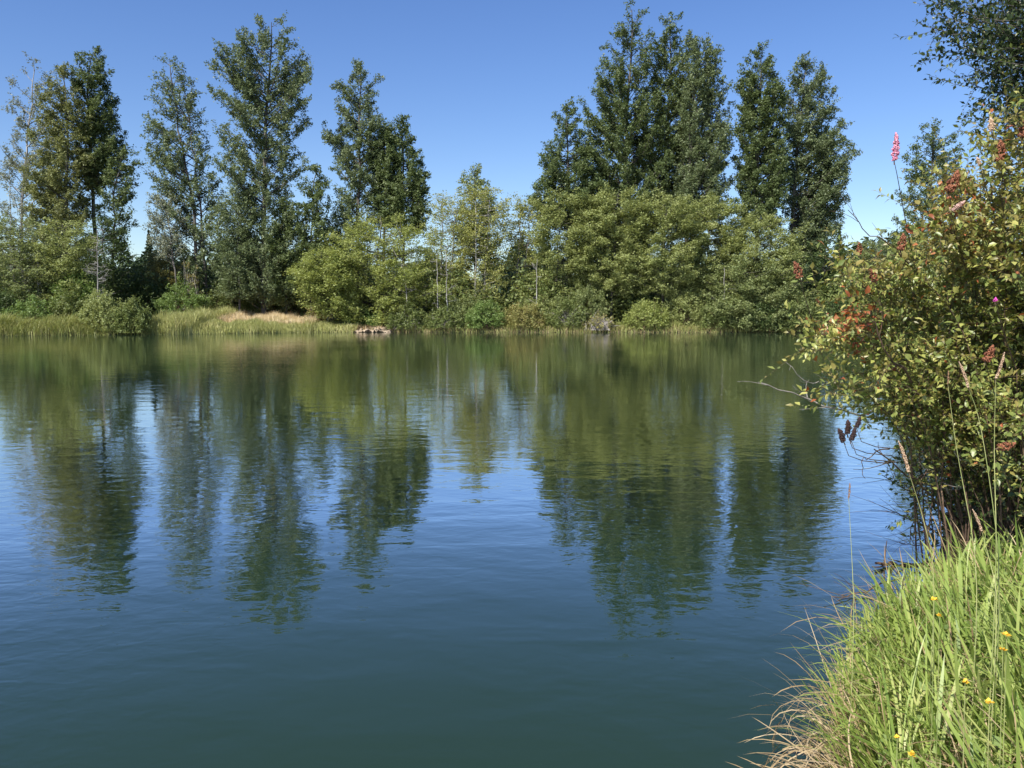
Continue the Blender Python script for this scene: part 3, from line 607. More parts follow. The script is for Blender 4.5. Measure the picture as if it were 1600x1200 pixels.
# ------------------------------------------------------------------ near bank: leafy shrubs built leaf by leaf
LEAFV = np.array([(0, 0, 0), (.01, .34, .0), (-.01, .70, -.04), (.03, 1, -.17), (-.20, .28, .07), (-.19, .66, .04), (.22, .26, .05), (.17, .62, .07)], float)
LEAFF = np.array([(0, 1, 4), (1, 5, 4), (1, 2, 5), (2, 3, 5), (0, 6, 1), (1, 6, 7), (1, 7, 2), (2, 7, 3)])
BROADV = np.array([(0, 0, 0), (0, .36, -.03), (.01, .72, -.05), (-.05, .98, -.22), (-.30, .34, .05), (-.25, .70, -.02), (.29, .30, .09), (.27, .66, .02)], float)
LOWV = np.array([(0, 0, 0), (.01, .5, -.02), (.02, 1, -.15), (-.22, .45, .06), (.22, .42, .06)], float)
LOWB = np.array([(0, 0, 0), (.01, .5, -.04), (-.04, .98, -.2), (-.31, .5, .05), (.30, .46, .07)], float)
LOWF = np.array([(0, 1, 3), (1, 2, 3), (0, 4, 1), (1, 4, 2)])
def leaf_frames(n, D, rng, upb=.7):
    """leaf axis D (outwards), normal biased upwards"""
    N = rng.normal(0, .55, (n, 3)) + np.array((0, 0, upb)) + np.array(sdir)*.35
    Y_ = norm(D); N = norm(N-(N*Y_).sum(1, keepdims=True)*Y_); X_ = np.cross(Y_, N)
    return X_, Y_, N
def in_view(P):
    """rough projection to photograph pixels"""
    d = P-np.array((0, 0, CAM_H)); zc = d[:, 1]*cp - d[:, 2]*sp; yc = d[:, 1]*sp + d[:, 2]*cp
    return 800+FPX*d[:, 0]/zc, 600-FPX*yc/zc
single_meshes = {}
def leaf_mesh(mat, kind):
    if (mat, kind) not in single_meshes:
        single_meshes[(mat, kind)] = mesh_np('leaf', [(LEAFV if kind == 0 else BROADV, LEAFF, 0)], [M[mat+'_single']], True)
    return single_meshes[(mat, kind)]
MATS = ['leaf_green', 'leaf_olive', 'leaf_lime', 'leaf_rust', 'leaf_dark']
from mathutils import Matrix
def leafy(name, label, cat, group, base, stems, lsize, spacing, palette, seed, leaf_from=.3, side=6, sidelen=.35, broad=.3, stem_r=.006, singles=300, matfun=None, upb=.7, stemmat='stem', dens=1.0):
    """stems: list of (p0, p1, p2) curves; side twigs along them; leaves alternate along both"""
    rng = np.random.default_rng(seed); base = np.array(base, float)
    root = bpy.data.objects.new(name, None); C.objects.link(root); root.location = base; tag(root, label, cat, group)
    LP, LD = [], []; sg = []
    for (p0, p1, p2) in stems:
        c = bez(p0, p1, p2, 12); ln = np.linalg.norm(np.diff(c, axis=0), axis=1).sum()
        c[1:-1] += rng.normal(0, .008*ln**.5, (10, 3))
        link('stem', mesh_np('stem', [(*tube(c-base, np.linspace(stem_r*(.7+.5*ln), stem_r*.3, 12), 5), 0)], [M[stemmat]], True), root)
        paths = [(c, leaf_from)]
        for q in range(int(side*ln)):
            t = rng.uniform(leaf_from*.8, .97)*11; s = np.array([np.interp(t, np.arange(12), c[:, k]) for k in range(3)])
            tg = norm(c[min(int(t)+1, 11)]-c[int(t)])
            d = norm(tg*.7+rng.normal(0, .75, 3)+np.array((0, 0, .25))); l = sidelen*rng.uniform(.4, 1.2)
            e = s+d*l; tw = bez(s, (s+e)/2+rng.normal(0, .1*l, 3)+np.array((0, 0, -.05*l)), e, 5)
            sg.append((*tube(tw[[0, 2, 4]]-base, np.linspace(stem_r*.42, stem_r*.2, 3), 3), 0)); paths.append((tw, .1))
        for pth, fr in paths:
            L = np.linalg.norm(np.diff(pth, axis=0), axis=1).sum(); n = max(2, int(L*(1-fr)/spacing*dens))
            t = np.linspace(fr, 1, n)*(len(pth)-1)
            pp = np.stack([np.interp(t, np.arange(len(pth)), pth[:, k]) for k in range(3)], 1)
            tg = norm(np.gradient(pp, axis=0)+1e-6)
            a = np.arange(n)*2.4+rng.uniform(0, 6); r = rng.normal(size=(n, 3)); perp = norm(np.cross(tg, r))
            D = norm(perp + tg*.55 + np.array((0, 0, .08))); D[-1] = norm(tg[-1]+.2*perp[-1])
            LP.append(pp); LD.append(D)
    LP = np.concatenate(LP); LD = np.concatenate(LD); n = len(LP)
    mi = np.array([rng.choice(5, p=palette) for _ in range(n)]) if matfun is None else matfun(LP, rng)
    sz = lsize*rng.uniform(.6, 1.25, n)
    X_, Y_, N_ = leaf_frames(n, LD, rng, upb)
    px, py = in_view(LP); vis = (px > 0) & (px < 1595) & (py > 5) & (py < 1195)
    dist = np.linalg.norm(LP-np.array((0, 0, CAM_H)), axis=1); score = sz/dist*(1+.35*rng.random(n)); score[~vis] = -1
    order = np.argsort(-score); one = order[:min(singles, int(vis.sum()))]; rest = np.setdiff1d(np.arange(n), one)
    br = rng.random(n) < broad
    for k in one:
        o = bpy.data.objects.new('leaf', leaf_mesh(MATS[mi[k]], int(br[k]))); C.objects.link(o); o.parent = root
        m = Matrix([(*(X_[k, c]*sz[k], Y_[k, c]*sz[k], N_[k, c]*sz[k]), LP[k, c]-base[c]) for c in range(3)] + [(0, 0, 0, 1)])
        o.matrix_local = m
    if len(rest):
        lv = np.where(br[rest][:, None, None], LOWB[None], LOWV[None])*sz[rest][:, None, None]
        v = LP[rest][:, None]-base + lv[..., :1]*X_[rest][:, None] + lv[..., 1:2]*Y_[rest][:, None] + lv[..., 2:]*N_[rest][:, None]
        f = (np.arange(len(rest))[:, None, None]*5+LOWF[None]).reshape(-1, 3)
        o = link('leaves', mesh_np('leaves', [(v.reshape(-1, 3), f, np.repeat(mi[rest], 4))], [M[x] for x in MATS]), root); o['kind'] = 'stuff'
    if sg:
        o = link('twigs', mesh_np('twigs', sg, [M[stemmat]]), root); o['kind'] = 'stuff'
    return root, n

def curve_to(root, tip, arch, rng):
    root, tip = np.array(root, float), np.array(tip, float)
    mid = root*.5+tip*.5; mid[:2] = root[:2]*rng.uniform(.45, .75)+tip[:2]*.35; mid[:2] = root[:2]*.6+tip[:2]*.4+rng.normal(0, .12, 2); mid[2] = max(root[2], tip[2])*.6+.4*tip[2]+arch*rng.uniform(.4, 1.2)
    return (root, mid, tip)

LEFT_EDGE = np.array([(180, 1535), (240, 1500), (270, 1448), (330, 1425), (385, 1392), (410, 1330), (440, 1245), (500, 1236), (560, 1238), (610, 1250), (650, 1290), (700, 1345), (740, 1392), (790, 1418), (850, 1445), (900, 1455)], float)
def tips(rng, n, x0, x1, y0, y1, Ya, Yb):
    out = []
    while len(out) < n:
        x, y = rng.uniform(x0, x1), rng.uniform(y0, y1)
        le = np.interp(y, LEFT_EDGE[:, 0], LEFT_EDGE[:, 1])
        if y < LEFT_EDGE[0, 0] or x < le + 12: continue
        out.append(at(x, y, rng.uniform(Ya, Yb)))
    return out
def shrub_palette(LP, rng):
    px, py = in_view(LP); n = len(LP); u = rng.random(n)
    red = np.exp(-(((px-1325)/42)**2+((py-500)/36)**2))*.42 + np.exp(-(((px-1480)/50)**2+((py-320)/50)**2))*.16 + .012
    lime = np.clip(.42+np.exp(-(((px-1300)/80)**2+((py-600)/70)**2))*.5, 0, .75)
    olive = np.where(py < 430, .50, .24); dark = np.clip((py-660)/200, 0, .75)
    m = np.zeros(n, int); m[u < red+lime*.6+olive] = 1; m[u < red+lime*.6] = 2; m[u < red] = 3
    m[rng.random(n) < dark] = 4  # lower leaves turn dark: shadow painted in by leaf colour
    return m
rng = np.random.default_rng(77)
def bank_root(rng, ya, yb, a, b, z=.2):
    while True:
        x, y = rng.uniform(2.2, 6.5), rng.uniform(ya, yb); d = float(lake_sd(np.array([[x, y]]))[0])
        if a < d < b: return (x, y, gz(x, y)-.05)
stA = [curve_to(bank_root(rng, 4.8, 6.3, -.02, .45), t, .25, rng) for t in tips(rng, 34, 1240, 1400, 400, 730, 4.1, 5.0)]
stA += [curve_to(bank_root(rng, 4.8, 6.0, -.02, .3), t, .3, rng) for t in tips(rng, 9, 1225, 1335, 430, 655, 4.1, 4.8)]
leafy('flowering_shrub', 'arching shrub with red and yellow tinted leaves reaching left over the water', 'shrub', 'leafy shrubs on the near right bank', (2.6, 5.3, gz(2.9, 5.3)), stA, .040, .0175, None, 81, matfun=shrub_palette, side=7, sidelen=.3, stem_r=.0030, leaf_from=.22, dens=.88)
stB = [curve_to(bank_root(rng, 4.7, 6.6, .1, .9), t, .1, rng) for t in tips(rng, 46, 1380, 1530, 265, 800, 4.3, 5.4)]
stB += [curve_to(bank_root(rng, 4.7, 6.6, .1, .9), t, .1, rng) for t in tips(rng, 16, 1400, 1540, 262, 420, 4.3, 5.2)]
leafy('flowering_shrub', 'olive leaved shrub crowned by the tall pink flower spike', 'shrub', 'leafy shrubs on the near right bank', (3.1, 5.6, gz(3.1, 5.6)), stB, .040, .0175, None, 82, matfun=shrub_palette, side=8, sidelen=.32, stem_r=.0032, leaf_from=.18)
stC = [curve_to(bank_root(rng, 4.5, 6.2, .4, 1.4), t, .05, rng) for t in tips(rng, 46, 1500, 1680, 190, 860, 4.0, 5.2)]
stC += [curve_to(bank_root(rng, 4.5, 6.2, .4, 1.4), t, .1, rng) for t in tips(rng, 18, 1510, 1660, 170, 420, 4.2, 5.2)]
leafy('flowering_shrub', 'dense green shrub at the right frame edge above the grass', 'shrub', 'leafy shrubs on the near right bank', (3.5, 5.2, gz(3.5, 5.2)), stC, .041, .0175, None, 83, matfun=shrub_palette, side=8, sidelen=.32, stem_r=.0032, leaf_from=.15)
stD = [curve_to(bank_root(rng, 6.0, 7.2, -.02, 1.0), t, .0, rng) for t in tips(rng, 40, 1440, 1680, 420, 880, 5.6, 6.8)]
stD += [curve_to(bank_root(rng, 5.6, 6.8, -.02, .8), t, .0, rng) for t in tips(rng, 22, 1430, 1640, 690, 890, 5.0, 6.0)]
leafy('dark_shrub', 'shaded dark shrub low behind the leafy ones at the water edge', 'shrub', None, (3.9, 6.5, gz(4.4, 6.5)), stD, 0.050, .025, [.25, .1, .05, .02, .58], 84, side=7, sidelen=.35, singles=120, stem_r=.0035, leaf_from=.08)  # mostly dark leaves, so the shade down here is put into the colour

# tree leaning in from the right edge
rngt = np.random.default_rng(91)
tb = np.array((7.6, 9.2, .5)); stT = []
TT = [(1455, 2), (1490, 30), (1512, 75), (1560, -20), (1530, 20), (1575, 60), (1520, 110), (1545, 135), (1535, 165), (1580, 150), (1600, 100), (1620, 60), (1500, 205), (1560, 190), (1590, 200), (1620, 160), (1640, 20), (1650, 110),
      (1600, 20), (1560, 95), (1590, -30), (1630, 230), (1545, 60), (1500, -20), (1570, 120), (1610, 140), (1530, 88), (1580, 5), (1600, 170), (1545, 40), (1620, -10), (1555, 150)]
TT += [(1448, 42), (1470, 55), (1458, 78), (1485, 66), (1452, 20), (1475, 8), (1508, 100), (1515, 130)]
TT += [(rngt.uniform(1540, 1660), rngt.uniform(-40, 215)) for _ in range(26)]+[(rngt.uniform(1520, 1600), rngt.uniform(-40, 120)) for _ in range(9)]
for x, y in TT:
    tip = at(x, y, rngt.uniform(8.2, 9.8)); s = np.array((7.3+rngt.normal(0, .15), 9.2+rngt.normal(0, .15), tip[2]-rngt.uniform(.3, 1.3)))
    stT.append((s, s*.5+tip*.5+np.array((0, 0, .25)), tip))
rt, nn = leafy('broadleaf_tree', 'dark leafed tree leaning in from beyond the top right corner', 'tree', None, (7.5, 9.2, gz(7.5, 9.2)), stT, .060, .028, [.07, .01, .01, .0, .91], 92, leaf_from=.25, side=9, sidelen=.5, broad=.6, stem_r=.008, stemmat='bark', upb=.4)
link('trunk', mesh_np('trunk', [(*tube(np.array([(0, 0, -.2), (.1, 0, 2), (-.1, .05, 4.5), (-.2, 0, 6.6), (-.1, 0, 8)]), [.16, .13, .11, .08, .03], 9), 0)], [M['bark']], True), rt)

# ------------------------------------------------------------------ flower spikes and seed heads
def col_mat(name, c1, c2, scale=60, rough=.8):
    m, n, out = new_mat(name)
    geo = n.nodes.new('ShaderNodeNewGeometry'); r = ramp(n, [(0, c1), (1, c2)]); n.links.new(geo.outputs['Random Per Island'], r.inputs[0])
    p = n.nodes.new('ShaderNodeBsdfPrincipled'); p.inputs['Roughness'].default_value = rough; n.links.new(r.outputs[0], p.inputs['Base Color']); n.links.new(p.outputs[0], out.inputs[0]); return m
MP = col_mat('pink_floret', (.50, .12, .24), (.80, .42, .48)); MB = col_mat('brown_floret', (.13, .04, .02), (.34, .13, .06))
MT = col_mat('tan_floret', (.42, .27, .16), (.68, .5, .34)); MK = col_mat('black_floret', (.016, .008, .008), (.06, .028, .022)); MM = col_mat('magenta_floret', (.5, .04, .3), (.75, .12, .5))
OCT = np.array([(1, 0, 0), (-1, 0, 0), (0, 1, 0), (0, -1, 0), (0, 0, 1), (0, 0, -1)], float)
OCF = np.array([(0, 2, 4), (2, 1, 4), (1, 3, 4), (3, 0, 4), (2, 0, 5), (1, 2, 5), (3, 1, 5), (0, 3, 5)])
def spike_mesh(name, L, R, n, blob, mat, seed, lumps=5):
    rng = np.random.default_rng(seed); t = rng.uniform(0, 1, n)
    prof = R*(np.sin(np.pi*np.clip(t*.86+.12, 0, 1))**.6)*(1-.45*t)*(1+.22*np.sin(t*lumps*6.28))
    a = rng.uniform(0, 6.28, n); r = prof*rng.uniform(.55, 1.1, n)
    c = np.column_stack((r*np.cos(a)+.1*L*np.sin(t*2), r*np.sin(a), t*L))
    s = blob*rng.uniform(.6, 1.3, n)
    v = (c[:, None]+OCT[None]*s[:, None, None]).reshape(-1, 3); f = (np.arange(n)[:, None, None]*6+OCF[None]).reshape(-1, 3)
    return mesh_np(name, [(v, f, 0), (*tube(np.array([(0, 0, -.02), (0, 0, L*.5), (.05*L, 0, L*.95)]), [.003, .002, .001], 4), 1)], [mat, M['stem']])
MPP = col_mat('faded_floret', (.42, .24, .20), (.62, .42, .36))
SH = [o for o in bpy.data.objects if o.name.startswith('flowering_shrub') and o.type == 'EMPTY']
SH.sort(key=lambda o: o.location.x)
def put(parent, me, name, px, py, Y, tilt=(0, 0), s=1.0, stem_to=None, label=None, sm='stem', r=.0022):
    p = at(px, py, Y); o = link(name, me, parent); o.location = Vector(p)-parent.location; o.rotation_euler = (tilt[0], tilt[1], 0); o.scale = (s, s, s)
    if label: o['label'] = label
    if stem_to is not None:
        e = np.array([at(x, y, yy) for x, y, yy in stem_to]); c = np.vstack((p, e)); b = np.array(parent.location)
        tt = np.linspace(0, len(c)-1, 10); cc = np.stack([np.interp(tt, np.arange(len(c)), c[:, k]) for k in range(3)], 1)
        link('stem', mesh_np('stem', [(*tube(cc-b, np.linspace(r*.6, r*1.3, 10), 5), 0)], [M[sm]], True), parent)
    return o
pink = spike_mesh('pink', .135, .0175, 420, .0042, MP, 1); brown = spike_mesh('brown', .085, .024, 240, .0045, MB, 2, 3)
tan = spike_mesh('tan', .075, .017, 200, .0042, MT, 3, 3); black = spike_mesh('black', .07, .017, 190, .0048, MK, 4, 3); faded = spike_mesh('faded', .12, .022, 300, .0042, MPP, 7, 3); mag = spike_mesh('magenta', .025, .012, 70, .004, MM, 5, 1)
put(SH[1], pink, 'flower_spike', 1397, 251, 4.2, (0, -.06), 1.0, [(1402, 275, 4.25), (1412, 330, 4.4), (1430, 420, 4.6)], 'upright pink flower spike against the sky')
for (sh, me, x, y, Y, tl, s, lab) in [
    (1, brown, 1407, 391, 4.3, (0, .05), 1.0, None), (0, brown, 1250, 434, 4.2, (.1, -.5), 1.0, None), (0, brown, 1342, 398, 4.4, (0, -.1), .75, None),
    (2, tan, 1549, 205, 4.4, (0, -.2), .95, 'pale tan faded spike'), (2, brown, 1562, 252, 4.4, (0, -.1), 1.25, None), (1, tan, 1531, 258, 4.4, (0, -.5), .6, 'pale tan faded spike'),
    (1, brown, 1482, 300, 4.5, (0, .3), 1.4, None), (1, faded, 1483, 330, 4.4, (0, .9), .8, 'faded pink plume leaning right'),
    (2, mag, 1555, 471, 4.0, (0, 0), .75, 'small magenta bloom'), (2, brown, 1597, 215, 4.3, (0, .1), 1.2, None), (0, brown, 1368, 440, 4.3, (0, -.6), .9, None),
    (0, black, 1318, 690, 4.15, (0, -.5), 1.0, 'blackened upright seed head'), (0, black, 1324, 678, 4.2, (0, -.1), 1.0, 'blackened upright seed head'), (0, black, 1330, 688, 4.1, (0, .15), .9, 'blackened upright seed head'), (0, black, 1338, 668, 4.15, (0, .2), .8, 'blackened upright seed head'),
    (2, brown, 1540, 565, 4.0, (0, .3), 1.0, None), (2, brown, 1560, 700, 4.0, (0, 1.2), 1.0, None)]:
    put(SH[sh], me, 'flower_spike' if me in (pink, mag, faded) else 'seed_head', x, y, Y, tl, s, [(x+6, y+25, Y+.08), (x+26, y+90, Y+.3)] if me is not black else [(x+8, y+22, Y+.03), (x+30, y+30, Y+.1), (x+70, y+34, Y+.3)], lab)

# dark water-side sprig stem of blackened heads and bare branches reaching over the water
def branch(label, cat, pts, r, seed, n=8, blen=.18, mat='twig', name='bare_branch', group=None):
    rng = np.random.default_rng(seed); P = np.array([at(*p) for p in pts]); base = P[-1].copy()
    tt = np.linspace(0, len(P)-1, 14); c = np.stack([np.interp(tt, np.arange(len(P)), P[:, k]) for k in range(3)], 1); c[1:-1] += rng.normal(0, .01, (12, 3))
    root = link(name, mesh_np(name, [(*tube(c-base, np.linspace(r*.35, r, 14), 6), 0)], [M[mat]], True), None, base); tag(root, label, cat, group)
    for k in range(n):
        t = rng.uniform(.5, 11); s = np.array([np.interp(t, np.arange(14), c[:, q]) for q in range(3)])
        d = norm(norm(P[0]-P[-1])*.8+rng.normal(0, .6, 3)); e = s+d*blen*rng.uniform(.5, 1.3)
        link('twig', mesh_np('twig', [(*tube(bez(s, (s+e)/2+rng.normal(0, .02, 3), e, 5)-base, np.linspace(r*.3, r*.12, 5), 4), 0)], [M[mat]], True), root)
branch('bleached bare branch forking leftwards over the water below the red leaves', 'branch', [(1185, 597, 4.6), (1240, 618, 4.7), (1300, 636, 4.8), (1390, 655, 5.0), (1460, 690, 5.2)], .007, 31, 11)
branch('short pale forked twig above the bleached bare branch', 'branch', [(1228, 566, 4.6), (1262, 598, 4.65), (1290, 600, 4.8), (1340, 612, 5.0)], .004, 32, 6, .12)
branch('long twig with tiny buds arching up against the sky beside the pink flower', 'branch', [(1325, 328, 4.5), (1350, 365, 4.55), (1380, 375, 4.6), (1430, 420, 4.8), (1500, 470, 5.0)], .005, 33, 8, .2, 'stem')
branch('dark thick branch crossing the middle of the red tinted leaves', 'branch', [(1360, 500, 4.15), (1385, 550, 4.2), (1420, 590, 4.4), (1440, 640, 4.8)], .008, 34, 4, .15, 'stem')
branch('long brown dead stem sloping up from the dark shrub to the water', 'branch', [(1366, 702, 4.4), (1420, 742, 4.7), (1470, 790, 5.0), (1540, 850, 5.3)], .009, 35, 7, .2, 'stem')
branch('small dark hooked twig hanging above the water', 'branch', [(1352, 748, 4.5), (1346, 720, 4.5), (1370, 706, 4.5), (1390, 700, 4.6)], .004, 36, 1, .06, 'stem')
branch('pale dead stick leaning inside the dark lower shrub', 'branch', [(1436, 722, 4.7), (1460, 745, 4.8), (1488, 775, 5.0)], .006, 37, 4, .12)
branch('second pale dead stick crossing the dark lower shrub', 'branch', [(1470, 690, 4.7), (1500, 715, 4.8), (1530, 745, 5.0)], .006, 38, 4, .12)
for k, (lab, p) in enumerate([('topmost of the dark twiggy branches trailing to the water under the shrub', [(1378, 742, 5.0), (1420, 770, 5.1), (1470, 800, 5.3), (1520, 830, 5.5)]),
                              ('middle dark twiggy branch trailing to the water under the shrub', [(1395, 800, 5.4), (1430, 815, 5.4), (1480, 840, 5.5), (1530, 860, 5.7)]),
                              ('lowest dark twiggy branch trailing to the water under the shrub', [(1405, 848, 5.6), (1440, 850, 5.6), (1490, 860, 5.7), (1530, 880, 5.8)]),
                              ('steep dark twiggy branch dipping from the shrub towards the water', [(1422, 850, 5.3), (1428, 800, 5.3), (1445, 740, 5.2), (1480, 690, 5.2)])]):
    branch(lab, 'branch', p, .006, 60+k, 16, .28, 'stem')
branch('dark log lying at the waterline behind the grass', 'branch', [(1368, 880, 6.0), (1400, 883, 6.05), (1470, 884, 6.1)], .025, 39, 5, .2, 'stem', 'fallen_branch')
branch('dark drowned twigs lying flat on the water left of the grass', 'branch', [(1300, 932, 5.3), (1345, 926, 5.4), (1400, 905, 5.5), (1440, 895, 5.6)], .008, 40, 10, .25, 'stem', 'fallen_branch')

# ------------------------------------------------------------------ near grass
def arc_blades(roots, L, width, head, e0, bend, rng, seg=6, twist=.5):
    """ribbons that start at elevation e0 and bend over along their length"""
    n = len(roots); P = roots.copy(); V = []; side = np.column_stack((-np.sin(head), np.cos(head), np.zeros(n)))
    tw = rng.normal(0, twist, n)
    for k in range(seg+1):
        t = k/seg; e = e0-bend*t**1.3; hd = head+tw*t
        T = np.column_stack((np.cos(hd)*np.cos(e), np.sin(hd)*np.cos(e), np.sin(e)))
        if k: P = P+T*(L/seg)[:, None]
        sd_ = norm(side + np.cross(T, side)*(tw*t*.8)[:, None])
        w = width*(.55+1.1*t*(1-t)+.45*(1-t))*(1 if k < seg else .04)*.5
        V += [P-sd_*w[:, None], P+sd_*w[:, None]]
    v = np.stack(V, 1).reshape(-1, 3); m = 2*(seg+1)
    f = np.array([[2*k, 2*k+1, 2*k+3, 2*k+2] for k in range(seg)])
    return v, (np.arange(n)[:, None, None]*m + f[None]).reshape(-1, 4)
rng = np.random.default_rng(5)
def tufts(nc, per, rad):
    cx = rng.uniform(.2, 5.2, nc*3); cy = rng.uniform(.7, 5.2, nc*3); sd = lake_sd(np.column_stack((cx, cy)))
    k = (sd > .04) & (cx/cy < .95) & (cy < 4.6); cx, cy = cx[k][:nc], cy[k][:nc]; nc = len(cx)
    idx = np.repeat(np.arange(nc), per); a = rng.uniform(0, 6.28, len(idx)); r = rad*rng.uniform(0, 1, len(idx))
    x = cx[idx]+np.cos(a)*r; y = cy[idx]+np.sin(a)*r
    base_head = rng.normal(2.6, 1.5, nc)[idx]; hgt = rng.uniform(.7, 1.25, nc)[idx]
    head = np.arctan2(np.sin(a)*.9+np.sin(base_head)*1.0, np.cos(a)*.9+np.cos(base_head)*1.0)+rng.normal(0, .35, len(idx))
    sd = lake_sd(np.column_stack((x, y))); k = (sd > -.02) & (rng.random(len(x)) < np.clip(1.3-.15*y, .4, 1))
    return x[k], y[k], sd[k], head[k], hgt[k]
x, y, sd, head, hgt = tufts(620, 26, .12); n = len(x)
z = ground_z(np.column_stack((x, y)))-.01
edge = np.clip(1-sd/.3, 0, 1); L = rng.uniform(.2, .56, n)*hgt*(1-.3*edge)*np.where(y > 3.6, .8, 1)
v, f = arc_blades(np.column_stack((x, y, z)), L, rng.uniform(.004, .015, n)*np.clip(.75+sd, .7, 1.1), head, rng.uniform(.8, 1.55, n), rng.uniform(.1, 1.4, n)**1.2, rng)
tag(link('grass', mesh_np('grass', [(v, f, 0)], [M['grass']])), 'lush bright green grass on the near bank in the lower right', None, None, 'stuff')
# dead straw inside the grass and curling over the edge
x, y, sd, head, hgt = tufts(240, 12, .16); n = len(x)
r1 = np.column_stack((x, y, ground_z(np.column_stack((x, y)))-.01))
v1, f1 = arc_blades(r1, rng.uniform(.2, .6, n), rng.uniform(.002, .007, n), head, rng.uniform(.7, 1.5, n), rng.uniform(.2, 1.9, n), rng)
n = 400; y = rng.uniform(1.5, 3.7, n); cl = rng.choice([1.9, 2.3, 2.6, 2.75, 2.85, 3.0, 3.15, 3.3], n)+rng.normal(0, .07, n); y = np.where(rng.random(n) < .8, cl, y)
ex = np.interp(y, LAKE[3:9, 1], LAKE[3:9, 0]); x = ex+np.abs(rng.normal(0, .07, n))
r2 = np.column_stack((x, y, ground_z(np.column_stack((x, y)))-.02))
v2, f2 = arc_blades(r2, rng.uniform(.15, .42, n)+.28*(y > 2.5)*rng.random(n), rng.uniform(.002, .008, n), rng.normal(2.95, .7, n), rng.uniform(.6, 1.5, n), rng.uniform(.8, 3.4, n), rng, 9, .9)
tag(link('dry_grass', mesh_np('dry_grass', [(v1, f1, 0), (v2, f2, 0)], [M['dry']])), 'tan dead grass curling over the water edge and through the green', None, None, 'stuff')
# broad low weeds among the grass
n = 4200; x = rng.uniform(.3, 5, n); y = rng.uniform(.8, 4.8, n); sd = lake_sd(np.column_stack((x, y))); k = sd > .05; x, y = x[k], y[k]; n = len(x)
z = ground_z(np.column_stack((x, y)))+rng.uniform(.0, .25, n)
tag(link('ground_leaves', mesh_np('ground_leaves', [(*diamonds(np.column_stack((x, y, z)), .045, rng, .8), 0)], [M['shrub_fresh']])), 'small weed leaves low between the grass blades', None, None, 'stuff')

# tall grass stalks with seed heads
seedh = spike_mesh('seedhead', .14, .010, 230, .0032, MT, 11, 3); seedb = spike_mesh('seedhead_brown', .10, .008, 180, .0030, col_mat('brown_seed', (.22, .12, .06), (.42, .26, .14)), 12, 3)
def stalk(label, pts, me, s, tilt, r=.0015):
    P = np.array([at(*p) for p in pts]); base = P[-1].copy(); base[2] = gz(base[0], base[1]); P = np.vstack((P, base))
    tt = np.linspace(0, len(P)-1, 14); c = np.stack([np.interp(tt, np.arange(len(P)), P[:, k]) for k in range(3)], 1)
    c[2:-2] = (c[1:-3]+c[2:-2]+c[3:-1])/3
    root = bpy.data.objects.new('grass_stalk', None); C.objects.link(root); root.location = base; tag(root, label, 'grass stalk', 'tall seeding grass stalks on the near bank')
    link('stem', mesh_np('stem', [(*tube(c-base, np.linspace(r*.6, r*1.3, 14), 5), 0)], [M['culm']], True), root)
    h = link('seed_head', me, root); h.location = P[0]-base; h.rotation_euler = (0, tilt, 0); h.scale = (s*.62, s*.62, s*.8)
stalk('thin lone stalk with a small brown head standing over open water', [(1326, 778, 3.2), (1331, 870, 3.15), (1335, 960, 3.1)], seedb, .75, -.03, .0014)
stalk('stalk with a thick tan head leaning left above the dark lower shrub', [(1420, 738, 3.0), (1440, 800, 3.0), (1462, 890, 2.95)], seedh, 1.1, -.42)
stalk('slim stalk whose small reddish head stands before the green shrub', [(1481, 600, 2.9), (1494, 700, 2.9), (1530, 890, 2.8)], seedb, .6, -.08)
stalk('straight stalk near the right edge with an upright tan head', [(1556, 592, 2.7), (1553, 700, 2.7), (1558, 880, 2.6)], seedh, .8, .2)
stalk('stalk with a drooping cream head crossing the olive shrub', [(1513, 606, 2.8), (1530, 650, 2.8), (1548, 760, 2.75), (1565, 900, 2.7)], seedh, .85, -.45)
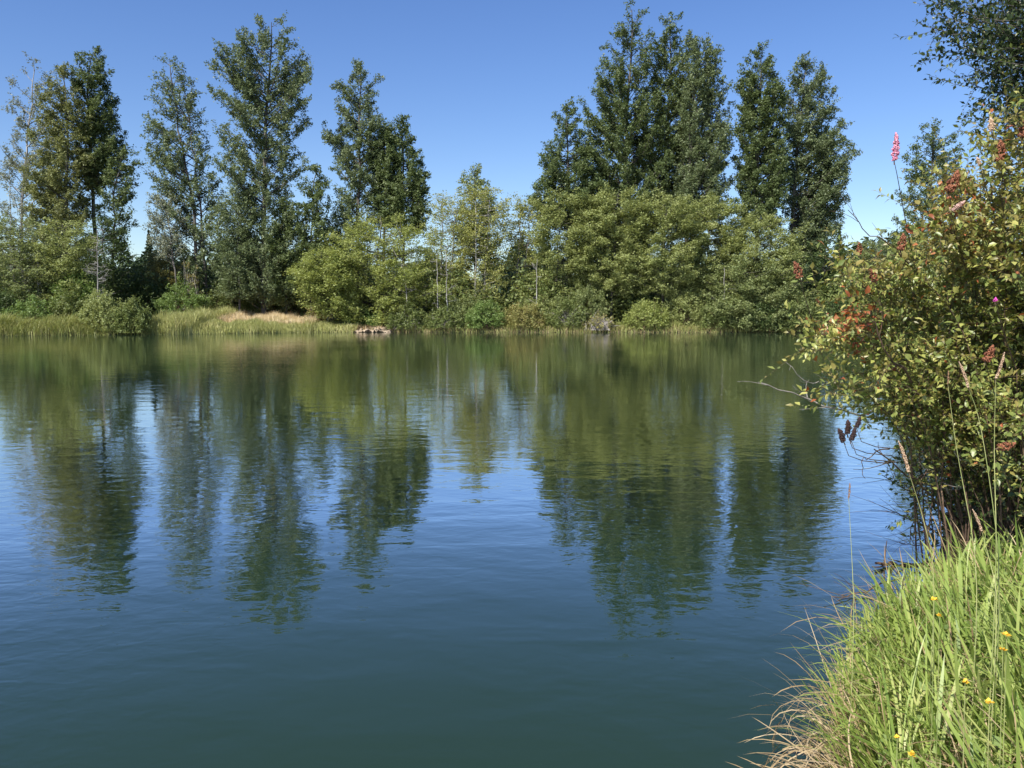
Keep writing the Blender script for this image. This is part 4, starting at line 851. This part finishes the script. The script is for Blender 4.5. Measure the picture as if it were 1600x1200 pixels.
stalk('bent dry stalk with a straw coloured head low beside the dark shrub', [(1534, 830, 2.6), (1545, 870, 2.6), (1560, 930, 2.5)], seedh, .7, -.5)

# small yellow wildflowers
MY = col_mat('yellow_petal', (.58, .34, .02), (.80, .56, .05), rough=.6)
def flower_mesh(seed):
    rng = np.random.default_rng(seed); V, F = [], []
    for k in range(11):
        a = rng.uniform(0, 6.28); el = rng.uniform(.1, 1.2); d = np.array((math.cos(a)*math.cos(el), math.sin(a)*math.cos(el), math.sin(el))); s = norm(np.cross(d, (0, 0, 1.))); l = .011*rng.uniform(.7, 1.2)
        o = len(V); V += [d*.001, d*l*.55+s*l*.4, d*l+s*l*.1, d*l*.55-s*l*.4]; F.append((o, o+1, o+2, o+3))
    return mesh_np('petals', [(np.array(V), np.array(F), 0)], [MY])
FL = [('yellow flower highest on the grass bank', 1460, 938, 2.5, 1.2), ('yellow flower just below the highest one', 1468, 963, 2.45, 1.0), ('orange yellow flower near the right edge', 1573, 993, 2.1, 1.25),
      ('yellow flower directly below the orange yellow one', 1567, 1016, 2.1, 1.1), ('yellow flower in the middle of the bright grass', 1508, 1067, 2.0, 1.0), ('yellow flower right of the middle low in the grass', 1546, 1098, 1.9, 1.1),
      ('small yellow flower low left in the grass', 1402, 1153, 1.9, .8), ('yellow flower at the bottom of the grass', 1426, 1181, 1.8, 1.1)]
pm = [flower_mesh(s) for s in (1, 2, 3)]
for k, (lab, fx, fy, fY, s) in enumerate(FL):
    p = at(fx, fy, fY); g = gz(p[0], p[1]); root = bpy.data.objects.new('yellow_flower', None); C.objects.link(root); root.location = (p[0], p[1], g)
    tag(root, lab, 'flower', 'yellow wildflowers in the near grass')
    h = p[2]-g; o = link('petals', pm[k % 3], root); o.location = (0, 0, h); o.scale = (s, s, s); o.rotation_euler = (0, 0, k)
    link('stem', mesh_np('stem', [(*tube(np.array([(.02, .02, 0), (.01, .0, h*.5), (0, 0, h)]), [.0015, .0013, .001], 4), 0)], [M['culm']]), root)
